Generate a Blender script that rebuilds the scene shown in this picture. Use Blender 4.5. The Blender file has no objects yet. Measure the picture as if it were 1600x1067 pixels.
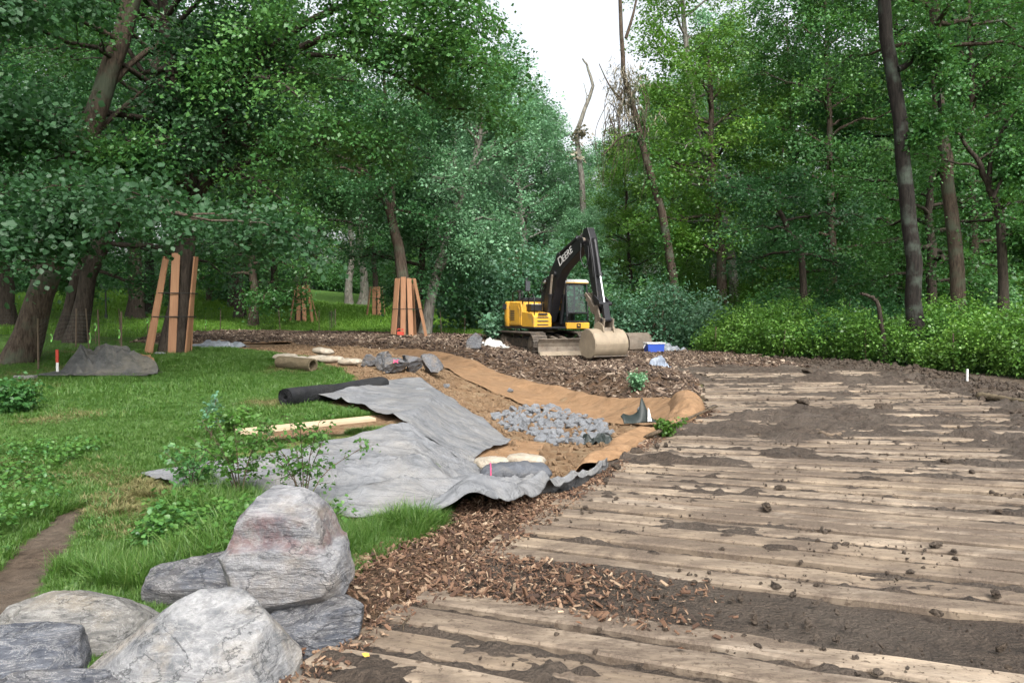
import bpy, bmesh, math, random
import numpy as np
from mathutils import Vector, Matrix, Euler

# ------------------------------------------------------------------ camera, sky, sun, exposure
sc = bpy.context.scene
COL = sc.collection
R = math.radians
FPX, HOR, CAMZ = 1250.0, 488.0, 1.65          # focal length in 1600-wide pixels, horizon row, eye height
PITCH = math.atan((533.5 - HOR) / FPX)
cam_d = bpy.data.cameras.new('camera')
cam = bpy.data.objects.new('camera', cam_d); COL.objects.link(cam)
cam.location = (0, 0, CAMZ); cam.rotation_euler = (math.pi/2 - PITCH, 0, 0)
cam_d.sensor_width = 36.0; cam_d.lens = 36.0 * FPX / 1600.0
cam_d.clip_start = 0.05; cam_d.clip_end = 2000
sc.camera = cam

SUN_EL, SUN_AZ = R(48), R(164)                 # azimuth clockwise from +Y
world = bpy.data.worlds.new('World'); sc.world = world; world.use_nodes = True
wn = world.node_tree.nodes; wl = world.node_tree.links; wn.clear()
wo = wn.new('ShaderNodeOutputWorld'); wb = wn.new('ShaderNodeBackground')
sky = wn.new('ShaderNodeTexSky'); sky.sky_type = 'NISHITA'; sky.sun_disc = False
sky.sun_elevation = SUN_EL; sky.sun_rotation = SUN_AZ
sky.air_density = 1.0; sky.dust_density = 6.0; sky.ozone_density = 1.0
whs = wn.new('ShaderNodeHueSaturation'); whs.inputs['Saturation'].default_value = 0.25
wl.new(sky.outputs[0], whs.inputs['Color']); wl.new(whs.outputs[0], wb.inputs['Color'])
wb.inputs['Strength'].default_value = 0.15
wl.new(wb.outputs[0], wo.inputs['Surface'])
sun_d = bpy.data.lights.new('sun', 'SUN'); sun_d.energy = 1.15; sun_d.angle = R(18); sun_d.color = (1.0, 0.96, 0.9)
sun = bpy.data.objects.new('sun', sun_d); COL.objects.link(sun)
sun.rotation_euler = (math.pi/2 - SUN_EL, 0, -SUN_AZ + math.pi)
sun.location = (0, 0, 40)
sc.view_settings.view_transform = 'Standard'; sc.view_settings.look = 'None'
sc.view_settings.exposure = 1.36; sc.view_settings.gamma = 1.0
sc.view_settings.use_curve_mapping = False
sc.render.engine = 'CYCLES'
cy = sc.cycles
cy.use_denoising = True
try: cy.denoiser = 'OPENIMAGEDENOISE'
except Exception: pass
cy.max_bounces = 6; cy.diffuse_bounces = 4; cy.glossy_bounces = 2; cy.transmission_bounces = 4; cy.transparent_max_bounces = 6
cy.caustics_reflective = False; cy.caustics_refractive = False
cy.use_adaptive_sampling = True; cy.adaptive_threshold = 0.02

# ------------------------------------------------------------------ maths helpers
def sstep(a, b, x):
    t = np.clip((np.asarray(x, float) - a) / (b - a), 0, 1)
    return t * t * (3 - 2 * t)

def _hash(ix, iy, iz):
    n = (ix.astype(np.int64) * 374761393 + iy.astype(np.int64) * 668265263 + iz.astype(np.int64) * 1274126177) & 0xffffffff
    n = ((n ^ (n >> 13)) * 1103515245) & 0xffffffff
    n = ((n ^ (n >> 16)) * 2246822519) & 0xffffffff
    n = n ^ (n >> 15)
    return (n & 0xffffff) / float(0xffffff)

def vnoise(x, y, z=0.0):
    x = np.asarray(x, float); y = np.asarray(y, float); z = np.asarray(z, float) + np.zeros_like(x)
    xi = np.floor(x); yi = np.floor(y); zi = np.floor(z)
    fx = x - xi; fy = y - yi; fz = z - zi
    fx = fx*fx*(3-2*fx); fy = fy*fy*(3-2*fy); fz = fz*fz*(3-2*fz)
    r = 0
    for dx in (0, 1):
        for dy in (0, 1):
            for dz in (0, 1):
                w = (fx if dx else 1-fx) * (fy if dy else 1-fy) * (fz if dz else 1-fz)
                r = r + w * _hash(xi+dx, yi+dy, zi+dz)
    return r * 2 - 1

def fbm(x, y, z=0.0, o=4):
    r = 0; a = 1.0; s = 0
    for i in range(o):
        r = r + a * vnoise(np.asarray(x)*2**i + 17.3*i, np.asarray(y)*2**i - 9.1*i, np.asarray(z)*2**i + 3.7*i); s += a; a *= 0.5
    return r / s

def pl_dist(x, y, P):
    """distance and arc parameter of points to a polyline"""
    best = np.full(np.shape(x), 1e9); tt = np.zeros(np.shape(x)); side = np.zeros(np.shape(x))
    for i in range(len(P)-1):
        ax, ay = P[i]; bx, by = P[i+1]
        dx, dy = bx-ax, by-ay; L2 = dx*dx+dy*dy
        t = np.clip(((x-ax)*dx + (y-ay)*dy)/L2, 0, 1)
        d = np.hypot(x-(ax+t*dx), y-(ay+t*dy))
        m = d < best
        best = np.where(m, d, best); tt = np.where(m, i+t, tt)
        side = np.where(m, np.sign(dx*(y-ay)-dy*(x-ax)), side)   # + = left of travel
    return best, tt, side

def in_poly(x, y, P):
    r = np.zeros(np.shape(x), bool); n = len(P)
    for i in range(n):
        x1, y1 = P[i]; x2, y2 = P[(i+1) % n]
        if y1 == y2: continue
        c = ((y1 > y) != (y2 > y)) & (x < (x2-x1)*(y-y1)/(y2-y1)+x1)
        r ^= c
    return r

# ------------------------------------------------------------------ the lie of the land
CHAN = [(0.25, 8.3), (0.35, 10.0), (0.8, 13.0), (0.5, 16.5), (-1.2, 21.0), (-3.3, 24.5), (-6.6, 27.0), (-11.0, 29.0)]
ROADL = [(-2.6, 0.0), (-1.05, 3.5), (-0.56, 4.66), (-0.23, 5.5), (0.45, 7.1), (0.95, 8.3), (1.75, 10.3), (3.15, 12.9), (3.9, 16.1), (4.5, 20.0), (4.7, 25.0), (4.6, 32)]
def road_side(x, y):
    return np.interp(y, [p[1] for p in ROADL], [p[0] for p in ROADL])

def hh(x, y):
    x = np.asarray(x, float); y = np.asarray(y, float)
    xr = np.interp(y, [p[1] for p in ROADL], [p[0] for p in ROADL])
    a0 = np.minimum(xr - 0.4, 1.6) + 1.0*sstep(22, 34, y)
    L = sstep(0, 1, (a0 - x)/4.5)
    zl = 0.22*sstep(6, 14, y) + 0.40*sstep(14, 21, y)
    z = L*zl
    z = z + 2.6*sstep(42, 110, y) + 1.7*sstep(-9, -32, x)*sstep(22, 48, y) + 1.0*sstep(15, 34, x)*sstep(14, 30, y)
    z = z + 0.06*fbm(x*0.35, y*0.35, 1.0, 3)*sstep(3, 9, np.abs(x - xr - 2.3))
    d, t, s = pl_dist(x, y, CHAN)
    dep = np.interp(t, [0, 1, 2, 3, 4, 5, 6, 7], [0.30, .45, .5, .48, .42, .36, .2, .05])
    w0 = np.interp(t, [0, 1, 2, 3, 4, 5, 6, 7], [0.25, .6, .8, .9, .8, .5, .3, .2])
    w1 = np.interp(t, [0, 1, 2, 3, 4, 5, 6, 7], [1.1, 1.7, 2.1, 2.4, 2.2, 1.7, 1.4, 1.2])
    z = z - dep*(1 - np.clip((d-w0)/(w1-w0), 0, 1)**1.5*1.0)
    # haul road bed is level, a hand's breadth below the timber tops
    rd = sstep(-0.35, 0.05, x - xr)*sstep(30, 22, y)*sstep(6.2, 5.0, x - xr)
    z = z*(1-rd) + rd*(-0.065)
    bank = np.exp(-((x - xr - 6.1)/0.55)**2)*sstep(30, 22, y)
    z = z + bank*(0.07 + 0.10*fbm(x*1.7, y*1.7, 5.0, 3))
    berm = np.exp(-(((x-2.6)/1.8)**2 + ((y-19.5)/2.4)**2))
    z = z + 0.22*berm
    return z

def h1(x, y): return float(hh(np.array([x]), np.array([y]))[0])

def ray(px, py):
    dx = (px-800)/FPX; dy = (533.5-py)/FPX
    c, s = math.cos(PITCH), math.sin(PITCH)
    return np.array([dx, c + dy*s, -s + dy*c])
def at(px, py, Y):
    r = ray(px, py); k = Y/r[1]
    return (r[0]*k, Y, CAMZ + r[2]*k)
_ys = np.concatenate([np.arange(2.5, 40, 0.02), np.arange(40, 160, 0.2)])
def gnd(px, py, off=0.0):
    r = ray(px, py); k = _ys/r[1]
    X = r[0]*k; Z = CAMZ + r[2]*k
    below = np.nonzero(Z <= hh(X, _ys) + off)[0]
    i = below[0] if len(below) else len(_ys)-1
    return (float(X[i]), float(_ys[i]), float(hh(X[i:i+1], _ys[i:i+1])[0]))

# ------------------------------------------------------------------ object helpers
def tag(o, label=None, cat=None, group=None, kind=None):
    if label: o['label'] = label
    if cat: o['category'] = cat
    if group: o['group'] = group
    if kind: o['kind'] = kind
    return o
def link(name, me, parent=None, mat=None):
    o = bpy.data.objects.new(name, me); COL.objects.link(o)
    if mat is not None and me is not None and not me.materials: me.materials.append(mat)
    if parent is not None: o.parent = parent
    return o
def empty(name, loc=(0, 0, 0), rz=0.0, label=None, cat=None, group=None):
    o = bpy.data.objects.new(name, None); COL.objects.link(o)
    o.location = loc; o.rotation_euler = (0, 0, rz); o.empty_display_size = 0.2
    return tag(o, label, cat, group)
def np_mesh(name, V, F, smooth=False, tone=None):
    V = np.asarray(V, np.float32); F = np.asarray(F, np.int32)
    me = bpy.data.meshes.new(name)
    n, k = F.shape
    me.vertices.add(len(V)); me.vertices.foreach_set('co', V.ravel())
    me.loops.add(n*k); me.loops.foreach_set('vertex_index', F.ravel())
    me.polygons.add(n); me.polygons.foreach_set('loop_start', np.arange(0, n*k, k, dtype=np.int32))
    if smooth: me.polygons.foreach_set('use_smooth', np.ones(n, bool))
    me.update(calc_edges=True)
    if tone is not None:
        a = me.attributes.new('tone', 'FLOAT', 'FACE'); a.data.foreach_set('value', np.asarray(tone, np.float32))
    return me
def grid_faces(nu, nv):
    i = np.arange(nu-1)[:, None]; j = np.arange(nv-1)[None, :]
    a = i*nv + j
    return np.stack([a, a+nv, a+nv+1, a+1], -1).reshape(-1, 4)

class MB:
    """collects shapes into one mesh"""
    def __init__(s, M=None): s.v = []; s.f = []; s.M = M or Matrix.Identity(4)
    def add(s, vs, fs):
        b = len(s.v)
        s.v += [tuple(s.M @ Vector(p)) for p in vs]; s.f += [tuple(b+i for i in f) for f in fs]
        return s
    def box(s, c, d, rot=None):
        x, y, z = d[0]/2, d[1]/2, d[2]/2
        P = [Vector(p) for p in ((-x,-y,-z),(x,-y,-z),(x,y,-z),(-x,y,-z),(-x,-y,z),(x,-y,z),(x,y,z),(-x,y,z))]
        if rot is not None:
            m = Euler(rot).to_matrix(); P = [m @ p for p in P]
        P = [p + Vector(c) for p in P]
        return s.add(P, [(0,3,2,1),(4,5,6,7),(0,1,5,4),(1,2,6,5),(2,3,7,6),(3,0,4,7)])
    def prism(s, prof, y0, y1, axis='y'):
        n = len(prof)
        f = (lambda a, b, t: (a, t, b)) if axis == 'y' else ((lambda a, b, t: (a, b, t)) if axis == 'z' else (lambda a, b, t: (t, a, b)))
        vs = [f(a, b, y0) for a, b in prof] + [f(a, b, y1) for a, b in prof]
        fs = [tuple(range(n))[::-1], tuple(range(n, 2*n))] + [(i, (i+1) % n, n+(i+1) % n, n+i) for i in range(n)]
        return s.add(vs, fs)
    def cyl(s, p0, p1, r, n=12, r2=None):
        p0 = Vector(p0); p1 = Vector(p1); d = (p1-p0).normalized(); r2 = r if r2 is None else r2
        a = d.orthogonal().normalized(); b = d.cross(a)
        vs = []
        for p, q in ((p0, r), (p1, r2)):
            for i in range(n):
                t = 2*math.pi*i/n; vs.append(p + (a*math.cos(t)+b*math.sin(t))*q)
        fs = [tuple(range(n))[::-1], tuple(range(n, 2*n))] + [(i, (i+1) % n, n+(i+1) % n, n+i) for i in range(n)]
        return s.add(vs, fs)
    def tube(s, pts, r, n=6):
        pts = [Vector(p) for p in pts]
        rr = r if hasattr(r, '__len__') else [r]*len(pts)
        V = []; up = Vector((0.13, 0.31, 0.94))
        for i, p in enumerate(pts):
            d = (pts[min(i+1, len(pts)-1)] - pts[max(i-1, 0)]).normalized()
            a = d.cross(up)
            a = a.normalized() if a.length > 1e-3 else d.orthogonal().normalized()
            b = d.cross(a)
            V += [p + (a*math.cos(2*math.pi*k/n)+b*math.sin(2*math.pi*k/n))*rr[i] for k in range(n)]
        F = []
        for i in range(len(pts)-1):
            for k in range(n):
                F.append((i*n+k, i*n+(k+1) % n, (i+1)*n+(k+1) % n, (i+1)*n+k))
        F += [tuple(range(n))[::-1], tuple(range((len(pts)-1)*n, len(pts)*n))]
        return s.add(V, F)
    def mesh(s, name, smooth=False):
        me = bpy.data.meshes.new(name); me.from_pydata(s.v, [], s.f)
        bm = bmesh.new(); bm.from_mesh(me); bmesh.ops.recalc_face_normals(bm, faces=bm.faces); bm.to_mesh(me); bm.free()
        if smooth: me.polygons.foreach_set('use_smooth', np.ones(len(me.polygons), bool))
        me.update(); return me
    def build(s, name, mat, parent=None, bevel=0.0, smooth=False, seg=2):
        me = s.mesh(name, smooth or bevel > 0); o = link(name, me, parent, mat)
        if bevel:
            b = o.modifiers.new('bevel', 'BEVEL'); b.width = bevel; b.segments = seg; b.limit_method = 'ANGLE'; b.angle_limit = R(35)
            b.harden_normals = True
        return o

def smooth_curve(P, n):
    """Catmull-Rom resample to n points"""
    P = np.asarray(P, float)
    Q = np.vstack([2*P[0]-P[1], P, 2*P[-1]-P[-2]])
    m = len(P)-1; out = []
    for u in np.linspace(0, m, n):
        i = min(int(u), m-1); t = u-i
        a, b, c, d = Q[i], Q[i+1], Q[i+2], Q[i+3]
        out.append(0.5*((2*b)+(-a+c)*t+(2*a-5*b+4*c-d)*t*t+(-a+3*b-3*c+d)*t**3))
    return np.array(out)
# ------------------------------------------------------------------ materials
class NT:
    def __init__(s, name):
        s.m = bpy.data.materials.new(name); s.m.use_nodes = True
        s.t = s.m.node_tree; s.t.nodes.clear()
        s.out = s.n('ShaderNodeOutputMaterial'); s.b = s.n('ShaderNodeBsdfPrincipled')
        s.l(s.b.outputs[0], s.out.inputs['Surface'])
    def n(s, t, **k):
        o = s.t.nodes.new(t)
        for a, v in k.items(): setattr(o, a, v)
        return o
    def l(s, a, b): s.t.links.new(a, b)
    def setp(s, **k):
        for a, v in k.items(): s.b.inputs[a.replace('_', ' ')].default_value = v
    def coord(s, kind='Object'):
        return s.n('ShaderNodeTexCoord').outputs[kind]
    def pos(s): return s.n('ShaderNodeNewGeometry').outputs['Position']
    def mapping(s, v, scale=(1, 1, 1), loc=(0, 0, 0), rot=(0, 0, 0)):
        m = s.n('ShaderNodeMapping'); m.inputs['Scale'].default_value = scale; m.inputs['Location'].default_value = loc; m.inputs['Rotation'].default_value = rot
        s.l(v, m.inputs['Vector']); return m.outputs[0]
    def noise(s, v, scale, detail=4, rough=0.6, dist=0.0, out='Fac'):
        n = s.n('ShaderNodeTexNoise'); n.inputs['Scale'].default_value = scale; n.inputs['Detail'].default_value = detail
        n.inputs['Roughness'].default_value = rough; n.inputs['Distortion'].default_value = dist
        if v is not None: s.l(v, n.inputs['Vector'])
        return n.outputs[out]
    def vor(s, v, scale, feature='F1', out='Distance'):
        n = s.n('ShaderNodeTexVoronoi'); n.feature = feature; n.inputs['Scale'].default_value = scale
        s.l(v, n.inputs['Vector']); return n.outputs[out]
    def ramp(s, f, stops):
        r = s.n('ShaderNodeValToRGB'); e = r.color_ramp.elements
        while len(e) < len(stops): e.new(0.5)
        for el, (p, c) in zip(e, stops):
            el.position = p; el.color = (c, c, c, 1) if not hasattr(c, '__len__') else (*c, 1)
        s.l(f, r.inputs[0]); return r.outputs[0]
    def mix(s, f, a, b, mode='MIX'):
        m = s.n('ShaderNodeMix'); m.data_type = 'RGBA'; m.blend_type = mode
        if hasattr(f, 'is_linked'): s.l(f, m.inputs[0])
        else: m.inputs[0].default_value = f
        for v, i in ((a, 6), (b, 7)):
            if hasattr(v, 'is_linked'): s.l(v, m.inputs[i])
            else: m.inputs[i].default_value = (*v, 1)
        return m.outputs[2]
    def math(s, op, a, b=0.0):
        m = s.n('ShaderNodeMath'); m.operation = op
        for v, i in ((a, 0), (b, 1)):
            if hasattr(v, 'is_linked'): s.l(v, m.inputs[i])
            else: m.inputs[i].default_value = v
        return m.outputs[0]
    def bump(s, h, strength=0.5, dist=0.02):
        b = s.n('ShaderNodeBump'); b.inputs['Strength'].default_value = strength; b.inputs['Distance'].default_value = dist
        s.l(h, b.inputs['Height']); s.l(b.outputs[0], s.b.inputs['Normal'])
    def col(s, c, k=1.0):
        if k != 1.0: c = s.mix(1.0, c, (k, k, k), 'MULTIPLY')
        if hasattr(c, 'is_linked'): s.l(c, s.b.inputs['Base Color'])
        else: s.b.inputs['Base Color'].default_value = (*c, 1)
    def rough(s, c):
        if hasattr(c, 'is_linked'): s.l(c, s.b.inputs['Roughness'])
        else: s.b.inputs['Roughness'].default_value = c
    def attr(s, name, out='Fac'):
        a = s.n('ShaderNodeAttribute'); a.attribute_name = name; return a.outputs[out]
    def rnd(s): return s.n('ShaderNodeObjectInfo').outputs['Random']

def leaf_mat(name, dark, mid, light, trans=0.35, tcol=(0.10, 0.22, 0.03), rough=0.42, kl=1.4):
    t = NT(name)
    f = t.attr('tone')
    f = t.math('ADD', f, t.math('MULTIPLY', t.math('SUBTRACT', t.rnd(), 0.5), 0.22))
    dark, mid, light = [tuple(x*kl for x in q) for q in (dark, mid, light)]
    c = t.ramp(f, [(0.0, dark), (0.5, mid), (1.0, light)])
    t.col(c); t.rough(rough); t.setp(Specular_IOR_Level=0.42)
    tr = t.n('ShaderNodeBsdfTranslucent')
    t.l(t.mix(0.6, c, tcol), tr.inputs['Color'])
    mx = t.n('ShaderNodeMixShader'); mx.inputs[0].default_value = trans
    t.l(t.b.outputs[0], mx.inputs[1]); t.l(tr.outputs[0], mx.inputs[2]); t.l(mx.outputs[0], t.out.inputs['Surface'])
    return t.m

M = {}
M['leaf_cool'] = leaf_mat('leaf_cool', (0.018, 0.056, 0.020), (0.036, 0.102, 0.036), (0.068, 0.152, 0.056), tcol=(0.06, 0.19, 0.05))
M['leaf_mid'] = leaf_mat('leaf_mid', (0.020, 0.065, 0.018), (0.042, 0.122, 0.032), (0.085, 0.185, 0.045))
M['leaf_pale'] = leaf_mat('leaf_pale', (0.045, 0.105, 0.055), (0.080, 0.165, 0.088), (0.130, 0.230, 0.125), tcol=(0.13, 0.27, 0.10), kl=2.0)
M['leaf_warm'] = leaf_mat('leaf_warm', (0.030, 0.085, 0.014), (0.065, 0.155, 0.024), (0.125, 0.230, 0.035), tcol=(0.16, 0.30, 0.03))
M['leaf_weed'] = leaf_mat('leaf_weed', (0.032, 0.095, 0.016), (0.065, 0.165, 0.028), (0.115, 0.225, 0.045), tcol=(0.11, 0.24, 0.03), kl=1.0)
M['leaf_brush'] = leaf_mat('leaf_brush', (0.030, 0.090, 0.016), (0.085, 0.178, 0.030), (0.155, 0.255, 0.052), tcol=(0.15, 0.32, 0.03), kl=1.5)
M['leaf_blue'] = leaf_mat('leaf_blue', (0.030, 0.085, 0.045), (0.060, 0.135, 0.080), (0.110, 0.190, 0.120), kl=1.75)
M['grass'] = leaf_mat('grass', (0.040, 0.105, 0.014), (0.078, 0.185, 0.026), (0.17, 0.26, 0.07), trans=0.3, tcol=(0.15, 0.32, 0.03), rough=0.5, kl=0.78)
M['meadow'] = leaf_mat('meadow', (0.065, 0.16, 0.018), (0.12, 0.25, 0.03), (0.20, 0.33, 0.055), trans=0.35, tcol=(0.2, 0.4, 0.04), rough=0.55, kl=1.0)
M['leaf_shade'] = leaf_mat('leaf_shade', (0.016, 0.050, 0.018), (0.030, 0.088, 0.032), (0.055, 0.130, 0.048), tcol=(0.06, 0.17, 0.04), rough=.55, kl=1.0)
M['grass_dry'] = leaf_mat('grass_dry', (0.10, 0.12, 0.03), (0.19, 0.175, 0.065), (0.30, 0.25, 0.12), trans=0.2, tcol=(0.25, 0.22, 0.08), rough=0.6, kl=0.8)
M['vine_dead'] = leaf_mat('vine_dead', (0.10, 0.085, 0.06), (0.16, 0.14, 0.10), (0.22, 0.19, 0.13), trans=0.1)

def bark(name, a, b, sc_=6.0, lich=None):
    t = NT(name); p = t.coord()
    v = t.mapping(p, (sc_*2.0, sc_*2.0, sc_*0.35))
    n1 = t.noise(v, 1.6, 6, 0.65, 0.6); n2 = t.noise(p, 1.3, 4)
    c = t.mix(t.ramp(n1, [(0.35, 0.0), (0.62, 1.0)]), a, b)
    if lich: c = t.mix(t.ramp(n2, [(0.52, 0.0), (0.66, 0.8)]), c, lich)
    t.col(c); t.rough(0.9); t.bump(n1, 0.9, 0.03); t.setp(Specular_IOR_Level=0.2)
    return t.m
M['bark_dark'] = bark('bark_dark', (0.015, 0.012, 0.009), (0.058, 0.046, 0.036))
M['bark_brown'] = bark('bark_brown', (0.024, 0.017, 0.012), (0.088, 0.066, 0.049), lich=(0.065, 0.08, 0.055))
M['bark_grey'] = bark('bark_grey', (0.07, 0.065, 0.055), (0.24, 0.225, 0.19), 4.0, lich=(0.2, 0.23, 0.19))
M['bark_lichen'] = bark('bark_lichen', (0.007, 0.006, 0.005), (0.024, 0.020, 0.017), 5.0, lich=(0.06, 0.075, 0.06))
M['twig'] = bark('twig', (0.04, 0.03, 0.02), (0.12, 0.09, 0.06))

# the ground sheet: turf, mulch, mud and bare soil laid out by zone
def ground_mat():
    t = NT('ground'); p = t.pos()
    zm = t.n('ShaderNodeSeparateColor'); t.l(t.attr('zone', 'Color'), zm.inputs[0])
    nb = t.noise(p, 1.1, 5); ns = t.noise(p, 14, 6, 0.7); nf = t.noise(p, 60, 4, 0.7); nm = t.noise(p, 3.5, 5)
    turf = t.mix(t.ramp(ns, [(0.3, 0.0), (0.7, 1.0)]), (0.030, 0.075, 0.012), (0.085, 0.165, 0.03))
    turf = t.mix(t.ramp(nm, [(0.58, 0.0), (0.75, 0.55)]), turf, (0.16, 0.15, 0.06))
    chips = t.mix(t.ramp(nf, [(0.35, 0.0), (0.65, 1.0)]), (0.035, 0.021, 0.013), (0.15, 0.092, 0.055))
    chips = t.mix(t.ramp(nm, [(0.4, 0.0), (0.7, 0.55)]), chips, (0.085, 0.072, 0.056))
    mud = t.mix(t.ramp(ns, [(0.3, 0.0), (0.7, 1.0)]), (0.040, 0.029, 0.021), (0.125, 0.093, 0.067))
    mud = t.mix(t.ramp(nb, [(0.45, 0.0), (0.65, 0.5)]), mud, (0.15, 0.125, 0.10))
    soil = t.mix(t.ramp(ns, [(0.3, 0.0), (0.7, 1.0)]), (0.115, 0.068, 0.036), (0.235, 0.150, 0.085))
    soil = t.mix(t.ramp(nm, [(0.45, 0.0), (0.7, 0.6)]), soil, (0.28, 0.22, 0.14))
    c = t.mix(zm.outputs[0], turf, chips)
    c = t.mix(zm.outputs[1], c, mud)
    c = t.mix(zm.outputs[2], c, soil)
    t.col(c); t.rough(0.95); t.setp(Specular_IOR_Level=0.15)
    hgt = t.math('ADD', t.math('MULTIPLY', ns, 1.0), t.math('MULTIPLY', nf, 0.5))
    t.bump(hgt, 0.9, 0.05)
    return t.m
M['ground'] = ground_mat()

def mud_mat(name='mud', wet=0.0, dark=(0.030, 0.022, 0.016), lite=(0.098, 0.074, 0.055)):
    t = NT(name); p = t.pos()
    n1 = t.noise(p, 9, 6, 0.7); n2 = t.noise(p, 45, 5, 0.7); n3 = t.noise(p, 0.9, 3)
    c = t.mix(t.ramp(n1, [(0.3, 0.0), (0.7, 1.0)]), dark, lite)
    c = t.mix(t.ramp(n3, [(0.42, 0.0), (0.68, 0.8)]), c, (0.105, 0.084, 0.066))
    t.col(c); t.rough(t.ramp(n3, [(0.3, 0.9), (0.62, 0.62)])); t.setp(Specular_IOR_Level=0.3)
    n4 = t.vor(p, 38, 'F1')
    t.bump(t.math('ADD', t.math('ADD', n1, t.math('MULTIPLY', n2, 0.9)), t.math('MULTIPLY', n4, -0.5)), 1.0, 0.05)
    return t.m
M['mud'] = mud_mat()
M['clod'] = mud_mat('clod', 0, (0.030, 0.021, 0.015), (0.10, 0.074, 0.052))

def plank_mat():
    t = NT('mat_timber'); o = t.coord(); p = t.pos(); r = t.rnd()
    cb = t.n('ShaderNodeCombineXYZ'); t.l(t.math('MULTIPLY', r, 37.0), cb.inputs[0]); t.l(t.math('MULTIPLY', r, 11.0), cb.inputs[1])
    va = t.n('ShaderNodeVectorMath'); va.operation = 'ADD'; t.l(o, va.inputs[0]); t.l(cb.outputs[0], va.inputs[1])
    g = t.noise(t.mapping(va.outputs[0], (1.2, 26, 26)), 1.6, 6, 0.65, 0.4)
    gl = t.noise(t.mapping(va.outputs[0], (0.5, 3.0, 3.0)), 1.0, 4)
    wood = t.mix(t.ramp(g, [(0.30, 0.0), (0.68, 1.0)]), (0.275, 0.218, 0.160), (0.44, 0.37, 0.285))
    wood = t.mix(t.ramp(gl, [(0.45, 0.0), (0.7, 0.6)]), wood, (0.30, 0.27, 0.235))
    tn = t.ramp(r, [(0.0, (0.62, 0.58, 0.53)), (0.3, (0.95, 0.93, 0.90)), (0.6, (0.78, 0.74, 0.68)), (1.0, (1.0, 0.98, 0.95))])
    wood = t.mix(1.0, wood, tn, 'MULTIPLY')
    # dried mud smears: thin film with a shape of its own, drawn out along the timbers
    s1 = t.noise(t.mapping(p, (0.8, 1.5, 1.0), rot=(0, 0, 0.3)), 1.0, 8, 0.72, 0.6)
    s2 = t.noise(t.mapping(p, (2.0, 9.0, 1.0), rot=(0, 0, 0.3)), 1.4, 6, 0.7)
    s3 = t.noise(p, 70, 3, 0.7)
    sm = t.math('ADD', t.math('MULTIPLY', s1, 0.62), t.math('ADD', t.math('MULTIPLY', s2, 0.28), t.math('MULTIPLY', s3, 0.10)))
    film = t.ramp(sm, [(0.38, 0.08), (0.455, 0.45), (0.54, 0.97)])
    mudc = t.mix(t.ramp(s3, [(0.3, 0.0), (0.7, 1.0)]), (0.055, 0.040, 0.029), (0.140, 0.108, 0.081))
    c = t.mix(film, wood, mudc)
    sp = t.noise(p, 26, 4, 0.7)
    c = t.mix(t.ramp(sp, [(0.57, 0.0), (0.63, 0.85)]), c, (0.07, 0.05, 0.035))
    t.col(c); t.rough(0.78); t.setp(Specular_IOR_Level=0.3)
    t.bump(t.math('ADD', g, t.math('MULTIPLY', sm, 1.5)), 0.5, 0.012)
    return t.m
M['plank'] = plank_mat()

def simple(name, col, rough=0.6, metal=0.0, nscale=None, namp=0.25, bump=0.0, bscale=30, dirt=None, spec=0.4):
    t = NT(name); p = t.coord()
    c = col
    if nscale:
        n = t.noise(p, nscale, 5, 0.65)
        c = t.mix(t.ramp(n, [(0.3, 0.0), (0.7, 1.0)]), tuple(x*(1-namp) for x in col), tuple(min(1, x*(1+namp)) for x in col))
    if dirt:
        n = t.noise(p, dirt[2], 7, 0.72)
        c = t.mix(t.ramp(n, [(dirt[1], 0.0), (dirt[1]+0.14, 0.85)]), c, dirt[0])
    t.col(c); t.rough(rough); t.setp(Metallic=metal, Specular_IOR_Level=spec)
    if bump: t.bump(t.noise(p, bscale, 5, 0.7), bump, 0.02)
    return t.m
DUST = (0.20, 0.15, 0.10)
M['yellow'] = simple('yellow_paint', (0.58, 0.31, 0.035), 0.38, nscale=2.0, namp=0.08, dirt=((0.30, 0.19, 0.08), 0.53, 3.0))
M['black'] = simple('black_paint', (0.012, 0.012, 0.014), 0.36, nscale=3.0, dirt=((0.06, 0.048, 0.038), 0.58, 4.0), spec=0.5)
M['blackrub'] = simple('black_rubber', (0.014, 0.014, 0.015), 0.6)
M['steel_dirty'] = simple('steel_dirty', (0.14, 0.115, 0.088), 0.7, nscale=3.0, namp=0.35, dirt=((0.10, 0.07, 0.048), 0.52, 5.0), bump=0.3)
M['bucket'] = simple('bucket_steel', (0.235, 0.19, 0.135), 0.62, nscale=2.2, namp=0.22, dirt=((0.17, 0.12, 0.08), 0.60, 3.5), bump=0.2)
M['track'] = simple('track_steel', (0.075, 0.062, 0.050), 0.75, nscale=6, namp=0.4, dirt=((0.17, 0.13, 0.09), 0.52, 5.0), bump=0.4)
M['chrome'] = simple('chrome_rod', (0.75, 0.76, 0.78), 0.16, metal=1.0)
M['cabroof'] = simple('cab_roof', (0.42, 0.42, 0.41), 0.5, nscale=3)
M['whitep'] = simple('white_paint', (0.62, 0.62, 0.60), 0.5)
M['seat'] = simple('seat_fabric', (0.03, 0.03, 0.032), 0.8)
M['orange'] = simple('orange_vest', (0.80, 0.24, 0.03), 0.8)
M['darkpanel'] = simple('dark_panel', (0.045, 0.05, 0.055), 0.5)
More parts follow.
